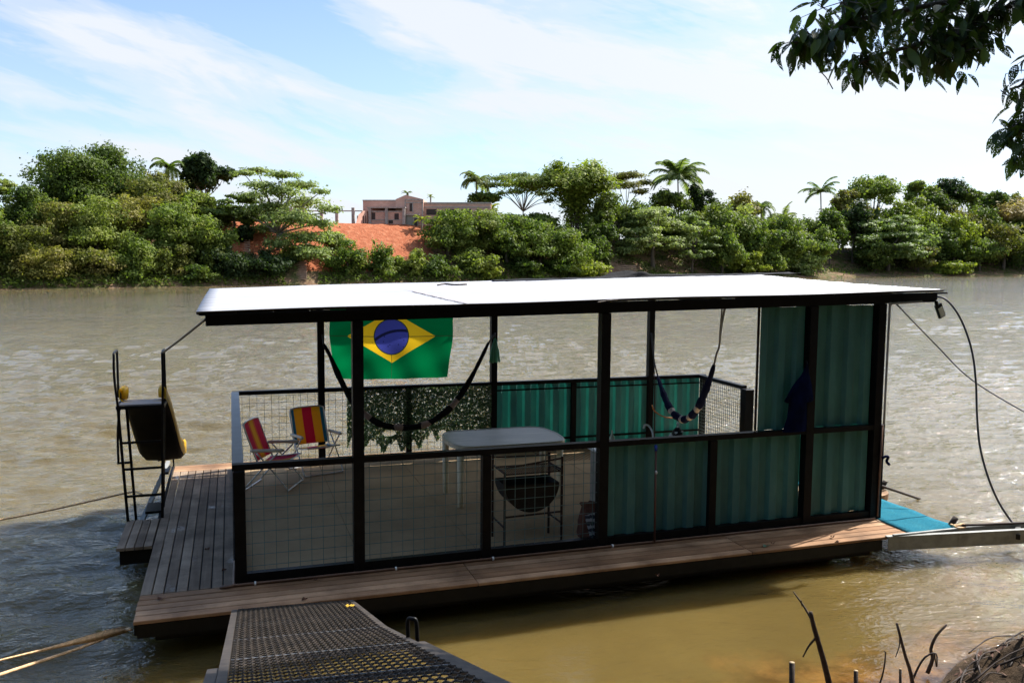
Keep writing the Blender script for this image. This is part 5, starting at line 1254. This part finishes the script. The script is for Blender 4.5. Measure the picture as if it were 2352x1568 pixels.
tree(2190, 520, 605, 120, 9, 'L_dark', 'dark bush behind the low bright green bank cover', name='river_bush', cat='bush', kind='bush'); tree(2240, 500, 600, 90, 13, 'L_olive', 'olive bush on the right bank below the dark small tree', name='river_bush', cat='bush', kind='bush')
bamboo(2320, 462, 560, 150, 24, 'dry tan bamboo at the right edge of the far bank', tone='L_tan', ns=40, n=5000)
tree(2305, 505, 612, 140, 9, 'L_olive', 'olive bush at the right edge above the shore', name='river_bush', cat='bush', kind='bush'); tree(2420, 480, 610, 150, 12, 'L_mid', 'green tree just past the right edge')
tree(2190, 600, 634, 110, 3, 'L_yellow', 'low bright green bush creeping to the water at the right', name='river_bush', cat='bush', kind='bush', n=2400); tree(2110, 560, 620, 90, 7, 'L_olive', 'small olive bush on the sandy slope at the right', name='river_bush', cat='bush', kind='bush')
# second tier closing the belt
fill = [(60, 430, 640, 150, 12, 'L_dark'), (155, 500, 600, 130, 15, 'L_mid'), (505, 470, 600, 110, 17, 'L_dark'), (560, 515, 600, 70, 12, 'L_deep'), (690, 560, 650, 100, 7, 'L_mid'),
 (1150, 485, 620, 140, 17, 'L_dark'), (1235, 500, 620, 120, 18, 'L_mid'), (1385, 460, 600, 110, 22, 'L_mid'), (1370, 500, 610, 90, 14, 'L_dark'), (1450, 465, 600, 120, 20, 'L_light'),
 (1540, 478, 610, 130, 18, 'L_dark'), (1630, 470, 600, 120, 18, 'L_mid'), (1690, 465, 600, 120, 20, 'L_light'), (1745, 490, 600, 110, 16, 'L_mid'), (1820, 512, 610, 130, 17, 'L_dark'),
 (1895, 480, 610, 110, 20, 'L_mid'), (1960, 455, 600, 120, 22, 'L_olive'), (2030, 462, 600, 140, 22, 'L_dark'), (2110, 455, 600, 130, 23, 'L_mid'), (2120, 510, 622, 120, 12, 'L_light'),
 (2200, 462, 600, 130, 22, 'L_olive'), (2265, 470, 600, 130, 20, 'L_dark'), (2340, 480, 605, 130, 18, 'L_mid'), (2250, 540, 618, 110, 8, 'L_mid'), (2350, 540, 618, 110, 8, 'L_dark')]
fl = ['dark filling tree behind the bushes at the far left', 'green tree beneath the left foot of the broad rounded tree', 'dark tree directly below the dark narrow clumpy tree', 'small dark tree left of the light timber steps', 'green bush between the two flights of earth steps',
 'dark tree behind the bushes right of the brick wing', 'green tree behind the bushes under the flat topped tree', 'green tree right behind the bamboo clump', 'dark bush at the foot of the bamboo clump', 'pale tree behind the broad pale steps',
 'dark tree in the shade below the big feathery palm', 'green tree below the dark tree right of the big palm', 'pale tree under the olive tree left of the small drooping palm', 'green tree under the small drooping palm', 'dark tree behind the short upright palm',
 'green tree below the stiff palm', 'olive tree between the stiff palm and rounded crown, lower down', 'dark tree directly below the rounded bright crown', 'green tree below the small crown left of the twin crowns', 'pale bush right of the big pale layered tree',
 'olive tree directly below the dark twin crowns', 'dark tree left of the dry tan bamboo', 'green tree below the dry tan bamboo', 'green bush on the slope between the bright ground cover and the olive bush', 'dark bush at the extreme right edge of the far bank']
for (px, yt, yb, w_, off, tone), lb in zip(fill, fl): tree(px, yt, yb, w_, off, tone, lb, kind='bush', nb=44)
# far wood behind the first row: one mass nobody could count
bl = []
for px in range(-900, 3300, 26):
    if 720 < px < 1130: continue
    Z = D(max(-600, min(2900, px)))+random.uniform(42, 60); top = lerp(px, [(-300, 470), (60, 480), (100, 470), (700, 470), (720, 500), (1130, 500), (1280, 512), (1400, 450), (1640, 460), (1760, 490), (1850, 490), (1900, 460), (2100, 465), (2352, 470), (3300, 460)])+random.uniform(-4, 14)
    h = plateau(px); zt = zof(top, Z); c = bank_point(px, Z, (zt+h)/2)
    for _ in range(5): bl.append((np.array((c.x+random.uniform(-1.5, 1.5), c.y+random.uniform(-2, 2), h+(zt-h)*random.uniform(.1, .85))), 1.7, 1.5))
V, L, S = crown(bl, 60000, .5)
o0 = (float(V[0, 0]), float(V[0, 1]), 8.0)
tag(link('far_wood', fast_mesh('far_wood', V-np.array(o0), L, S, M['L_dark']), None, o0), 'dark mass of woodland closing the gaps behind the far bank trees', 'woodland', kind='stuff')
# undergrowth on the bank slope
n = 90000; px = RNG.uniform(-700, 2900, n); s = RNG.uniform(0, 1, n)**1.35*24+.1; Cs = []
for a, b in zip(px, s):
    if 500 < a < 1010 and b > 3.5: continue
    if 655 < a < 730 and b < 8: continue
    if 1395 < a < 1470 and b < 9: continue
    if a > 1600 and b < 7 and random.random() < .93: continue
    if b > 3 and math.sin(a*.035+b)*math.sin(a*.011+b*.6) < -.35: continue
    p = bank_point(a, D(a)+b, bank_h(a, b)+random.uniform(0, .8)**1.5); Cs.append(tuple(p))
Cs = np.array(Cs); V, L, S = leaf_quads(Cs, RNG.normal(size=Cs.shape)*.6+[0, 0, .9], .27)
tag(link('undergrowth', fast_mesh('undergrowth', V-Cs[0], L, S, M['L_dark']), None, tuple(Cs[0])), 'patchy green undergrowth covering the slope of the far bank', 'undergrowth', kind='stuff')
# ------------------------------------------------------------------ overhanging tree (near)
def along_w(px, py, dist):
    d = AW[2]+AW[0]*((px-1176)/FP)+AW[1]*((784-py)/FP); return CW+d*dist
def leaf_mesh_add(q, base, d, L_, wd, up, curl):
    d = d.normalized(); sd = d.cross(up).normalized(); nn = sd.cross(d).normalized(); V = []; K = 5
    for k in range(K+1):
        f = k/K; wv = wd*math.sin(math.pi*min(1, f*.93+.05))**.8*(1-.35*f); c = base+d*L_*f-nn*curl*L_*f*f
        V += [c-sd*wv/2+nn*wv*.16, c, c+sd*wv/2+nn*wv*.16]
    F = [(3*k+j, 3*k+3+j, 3*k+4+j, 3*k+1+j) for k in range(K) for j in range(2)]; q.add(V, F, True)
tr0 = Vector((9.5, -8.5, near_h(9.5, -8.5)))
nt = thing('overhanging_tree', tuple(tr0), 'big riverside tree whose dark eaten leaves hang into the upper right corner', 'tree', raft=False)
def branch(P, r0, r1, n=14):
    P = smooth_pts(P, n); q.tube(P, [r0+(r1-r0)*k/n for k in range(n+1)], 6); return P
q = MB(); lq = MB()
hub = along_w(2640, -260, 6.5)
branch([tr0-Vector((0, 0, .5)), tr0+Vector((-.4, .4, 1.6)), Vector((hub.x+1.6, hub.y-1.8, hub.z-.5)), hub], .30, .10)
def foliage(P, dens, spread, f0=.2, ln=(.085, .14)):
    for k in range(int(dens)):
        f = f0+(1-f0)*random.random(); i = min(len(P)-2, int(f*(len(P)-1))); p = P[i].lerp(P[i+1], f*(len(P)-1)-i)
        off = Vector((random.gauss(0, spread), random.gauss(0, spread*1.3), random.gauss(0, spread*.75))); e = p+off
        if random.random() < .35: q.tube([p, p.lerp(e, .5)+Vector((0, 0, .01)), e], [.004, .003, .002], 3, cap=False)
        a = random.uniform(0, 6.283); d = Vector((math.cos(a)*.75, math.sin(a)*.75, random.uniform(-1.5, -.15)))
        L_ = random.uniform(*ln); leaf_mesh_add(lq, e, d, L_, L_*random.uniform(.42, .58), Vector((random.uniform(-.6, .6), random.uniform(-.6, .6), 1)), random.uniform(0, .35))
h2 = along_w(2420, -40, 5.6); branch([hub, h2], .10, .06)
specs = [ # (control points px,py,dist), leaves, spread
 ([(2420, -40, 5.6), (2250, -10, 5.3), (2100, 20, 5.1), (1960, 50, 5.0), (1900, 85, 4.95), (1835, 100, 4.9)], 150, .075),
 ([(1930, 75, 4.95), (1880, 95, 4.9), (1825, 98, 4.9)], 85, .055),
 ([(2100, -30, 5.3), (2010, -10, 5.2), (1960, 30, 5.1), (1945, 60, 5.0)], 120, .09),
 ([(2420, -40, 5.6), (2230, 60, 5.3), (2130, 95, 5.1), (2010, 130, 5.0), (1975, 145, 4.9)], 170, .08),
 ([(2240, 10, 5.4), (2200, 80, 5.2), (2150, 120, 5.1), (2120, 140, 5.0)], 130, .085),
 ([(2330, -30, 5.5), (2270, 40, 5.3), (2220, 100, 5.2), (2190, 140, 5.0)], 140, .075),
 ([(2250, -60, 5.6), (2120, -30, 5.4), (2000, -20, 5.2), (1930, 10, 5.1)], 170, .11),
 ([(2250, -60, 5.6), (2180, 20, 5.5), (2080, 50, 5.4)], 150, .12),
 ([(2450, -60, 5.6), (2370, -10, 5.4), (2330, 10, 5.3), (2290, 20, 5.2)], 70, .06),
 ([(2500, 60, 5.2), (2420, 60, 5.0), (2370, 130, 4.9), (2352, 190, 4.8), (2320, 205, 4.8)], 40, .04),
 ([(2500, 60, 5.2), (2410, 180, 5.0), (2365, 250, 4.9), (2345, 300, 4.8), (2325, 290, 4.8)], 90, .05),
 ([(2410, 180, 5.0), (2385, 300, 4.9), (2362, 345, 4.8), (2345, 365, 4.8)], 50, .04)]
for pts, n_, sp in specs:
    P = branch([along_w(*p) for p in pts], .022, .006); foliage(P, n_*.78, sp*.9)
for pts in ([(1885, 130, 4.9), (1884, 160, 4.9), (1900, 182, 4.9), (1913, 205, 4.9)], [(2384, 20, 5), (2386, 80, 5), (2378, 150, 5), (2371, 190, 5)], [(2352, 270, 4.8), (2325, 292, 4.8), (2298, 285, 4.8), (2260, 205, 4.8)][:3]):
    q.tube(smooth_pts([along_w(*p) for p in pts], 10), .003, 4)
for cpx, cpy, a0 in ((1840, 75, 2.6), (1925, 10, 2.8), (2300, 220, 3.0), (2310, 320, 2.9), (2335, 385, 2.8), (1880, 20, 2.7)):
    for _ in range(5):
        a = a0+random.uniform(-.5, .5); l = random.uniform(25, 45); q.tube(smooth_pts([along_w(cpx+l*.9, cpy+8, 4.85), along_w(cpx+l*.4, cpy, 4.85), along_w(cpx+l*.9-l*math.cos(a-2.2), cpy-l*.5*math.sin(a-1.8), 4.85)], 5), .0018, 3, cap=False)
q.build('branches', M['bark'], nt, raft=False); lq.build('leaves', M['near_leaf'], nt, raft=False)
# upper canopy of the same tree, out of frame: it dapples the ramp and the near water
bl = [(np.array((8.6+random.uniform(-4.2, 3.0), -4.6+random.uniform(-3.2, 2.6), 9.6+random.uniform(-.9, 1.8))), 1.0, .55) for _ in range(60)]
V, L, S = crown(bl, 15000, .26); link('crown', fast_mesh('crown', V-np.array(tr0), L, S, M['L_dark']), nt)
q = MB()
for b in bl[:14]: q.tube(smooth_pts([tr0+Vector((-.4, .4, 3.0)), tr0.lerp(Vector(b[0]), .6)+Vector((0, 0, 1.6)), Vector(b[0])], 6), .06, 5)
q.tube([tr0+Vector((-.3, .3, 1.2)), tr0+Vector((-.4, .4, 3.1))], [.28, .2], 8)
q.build('upper_limbs', M['bark'], nt, raft=False)
for k, (x, y, rx, zt) in enumerate(((-12, -13, 5, 15), (-4, -14.5, 5, 14), (4, -14, 5, 16), (13, -14, 5, 15), (-14, -6, 3.5, 11), (19, -9, 5, 15))):  # unseen trees, added to block sky light from the bank side
    b0 = Vector((x, y, near_h(x, y))); t = thing('unseen_bank_tree', tuple(b0), ('unseen tall dense tree at the far left on the near bank', 'unseen dense tree behind the viewer, left of the ramp', 'unseen dense tree directly behind the viewer', 'unseen dense tree behind the overhanging branch', 'unseen smaller tree on the near shore left of the ramp', 'unseen tall tree on the near shore far to the right')[k], 'tree', 'unseen trees on the near bank', raft=False)
    bl = ell_blobs((x, y, zt*.52), rx, zt*.5, 40, -.95, (.3, .85), .30, .9)
    q = MB(); limbs(q, b0, Vector((x, y, zt)), bl, .3); q.build('trunk', M['bark'], t, raft=False)
    V, L, S = crown(bl, 5200, .62); link('crown', fast_mesh('crown', V-np.array(b0), L, S, M['L_dark']), t)
# ------------------------------------------------------------------ near bank: sticks, stumps, roots
def WZ(px, py, z):
    d = AW[2]+AW[0]*((px-1176)/FP)+AW[1]*((784-py)/FP); return CW+d*((z-CW.z)/d.z)
def dist_at(p): return (p-CW).dot(AW[2])
def stick(name, pts, r, mat, label, cat='stick', grp=None, subs=()):
    base = WZ(pts[0][0], pts[0][1], pts[0][2] if len(pts[0]) > 2 else 0.); dd = dist_at(base)
    P = [base]+[along_w(a[0], a[1], dd+(a[2] if len(a) > 2 else 0)) for a in pts[1:]]
    q = MB(); Q_ = smooth_pts(P, 12); q.tube(Q_, [r*(1-.45*k/12) for k in range(13)], 7)
    for sb in subs:
        S_ = [along_w(a, b, dd+c) for a, b, c in sb[0]]; q.tube(smooth_pts(S_, 8), [sb[1]*(1-.5*k/8) for k in range(9)], 5)
    return tag(q.build(name, M[mat], None, P[0], raft=False), label, cat, grp)
stick('forked_stick', [(1912, 1600, -.02), (1893, 1520), (1870, 1440), (1862, 1404)], .026, 'stick_dark', 'dark forked dead stick standing in the shallows, the tallest one',
      subs=[([(1866, 1425, 0), (1845, 1390, .05), (1822, 1358, .1)], .011), ([(1877, 1460, 0), (1858, 1482, -.03), (1844, 1508, -.05)], .010), ([(1872, 1440, 0), (1885, 1480, .03), (1895, 1540, 0)], .012), ([(1840, 1378, .05), (1842, 1392, .05)], .006)])
stick('bare_branch', [(2102, 1610, .02), (2092, 1545), (2078, 1500), (2060, 1430)], .017, 'stick', 'pale bare stick leaning left in front of the bright water', subs=[([(2066, 1450, 0), (2066, 1480, 0), (2057, 1508, 0)], .006)])
stick('bare_branch', [(2130, 1545, .03), (2142, 1512), (2138, 1490), (2150, 1460), (2174, 1433)], .016, 'stick', 'pale twig curving up right at the water edge', subs=[([(2146, 1500, 0), (2148, 1512, 0), (2150, 1530, 0)], .007)])
stick('arched_stick', [(2085, 1590, .02), (2105, 1540), (2125, 1508), (2150, 1500), (2152, 1530)], .009, 'stick_dark', 'thin arched twig bowed over the shallows')
stick('thin_twig', [(2010, 1600, .0), (2028, 1545), (2034, 1500), (2030, 1495)], .007, 'stick_dark', 'thin dark twig standing left of the pale sticks')
def stump(px, pt, pb, wpx, label, cut=True):
    base = WZ(px, pb, -.02); dd = dist_at(base); r = wpx/2/FP*dd; top = along_w(px, pt, dd); t = thing('stake', tuple(base), label, 'stake', 'stakes in the shallows', raft=False)
    q = MB(); q.tube([base-Vector((0, 0, .3)), base, top], [r, r, r*.97], 12); q.build('shaft', M['stick_dark'], t, raft=False)
    q = MB(); u = (top-base).normalized(); q.tube([top-u*.001, top+u*.004], r*.93, 12); q.build('cut_top', M['cutwood'], t, raft=False)
stump(1819, 1521, 1640, 13, 'sawn wooden stake with a pale cut top, left of the forked stick'); stump(1966, 1540, 1610, 10, 'short dark stake between the forked stick and the thin twig'); stump(2068, 1536, 1600, 6, 'thin dark stake beside the pale sticks')
q = MB()
for k in range(45):
    x = random.uniform(4.6, 9.5); y = -3.2+.25*sstep((x-4)/3)+random.gauss(0, .22); z = near_h(x, y)+.02; a = random.gauss(.25, .5); l = random.uniform(.2, .8); p = Vector((x, y, z))
    pe = Vector((x+math.cos(a)*l, y+math.sin(a)*l, 0)); pe.z = max(near_h(pe.x, pe.y), 0)+.03; m_ = p.lerp(pe, .5)+Vector((0, .03, random.uniform(.0, .05))); q.tube(smooth_pts([p, m_, pe], 5), [random.uniform(.004, .011)*(1-.1*j) for j in range(6)], 5)
tag(q.build('driftwood_litter', M['stick_dark'], None, (6.5, -3, 0), raft=False), 'tangle of roots and broken twigs on the near mud mound', 'driftwood', kind='stuff')
q = MB(); n = 1100
for k in range(n):
    x = random.uniform(4.5, 9.5); y = random.uniform(-4.3, -2.6); z = near_h(x, y)
    if z < .02: continue
    l = random.uniform(.03, .11); a = random.uniform(0, 6.28); d = Vector((math.cos(a)*l*.5, math.sin(a)*l*.5, l*.3)); e = Vector((-d.y, d.x, 0))*.4; c = Vector((x, y, z+.01)); q.add([c-d, c-e, c+d, c+e], [(0, 1, 2, 3)])
tag(q.build('leaf_litter', M['leaf_dry'], None, (6.5, -3.3, .2), raft=False), 'scattered dead leaves on the near bank mound', 'leaf litter', kind='stuff')
bpy.context.view_layer.update()
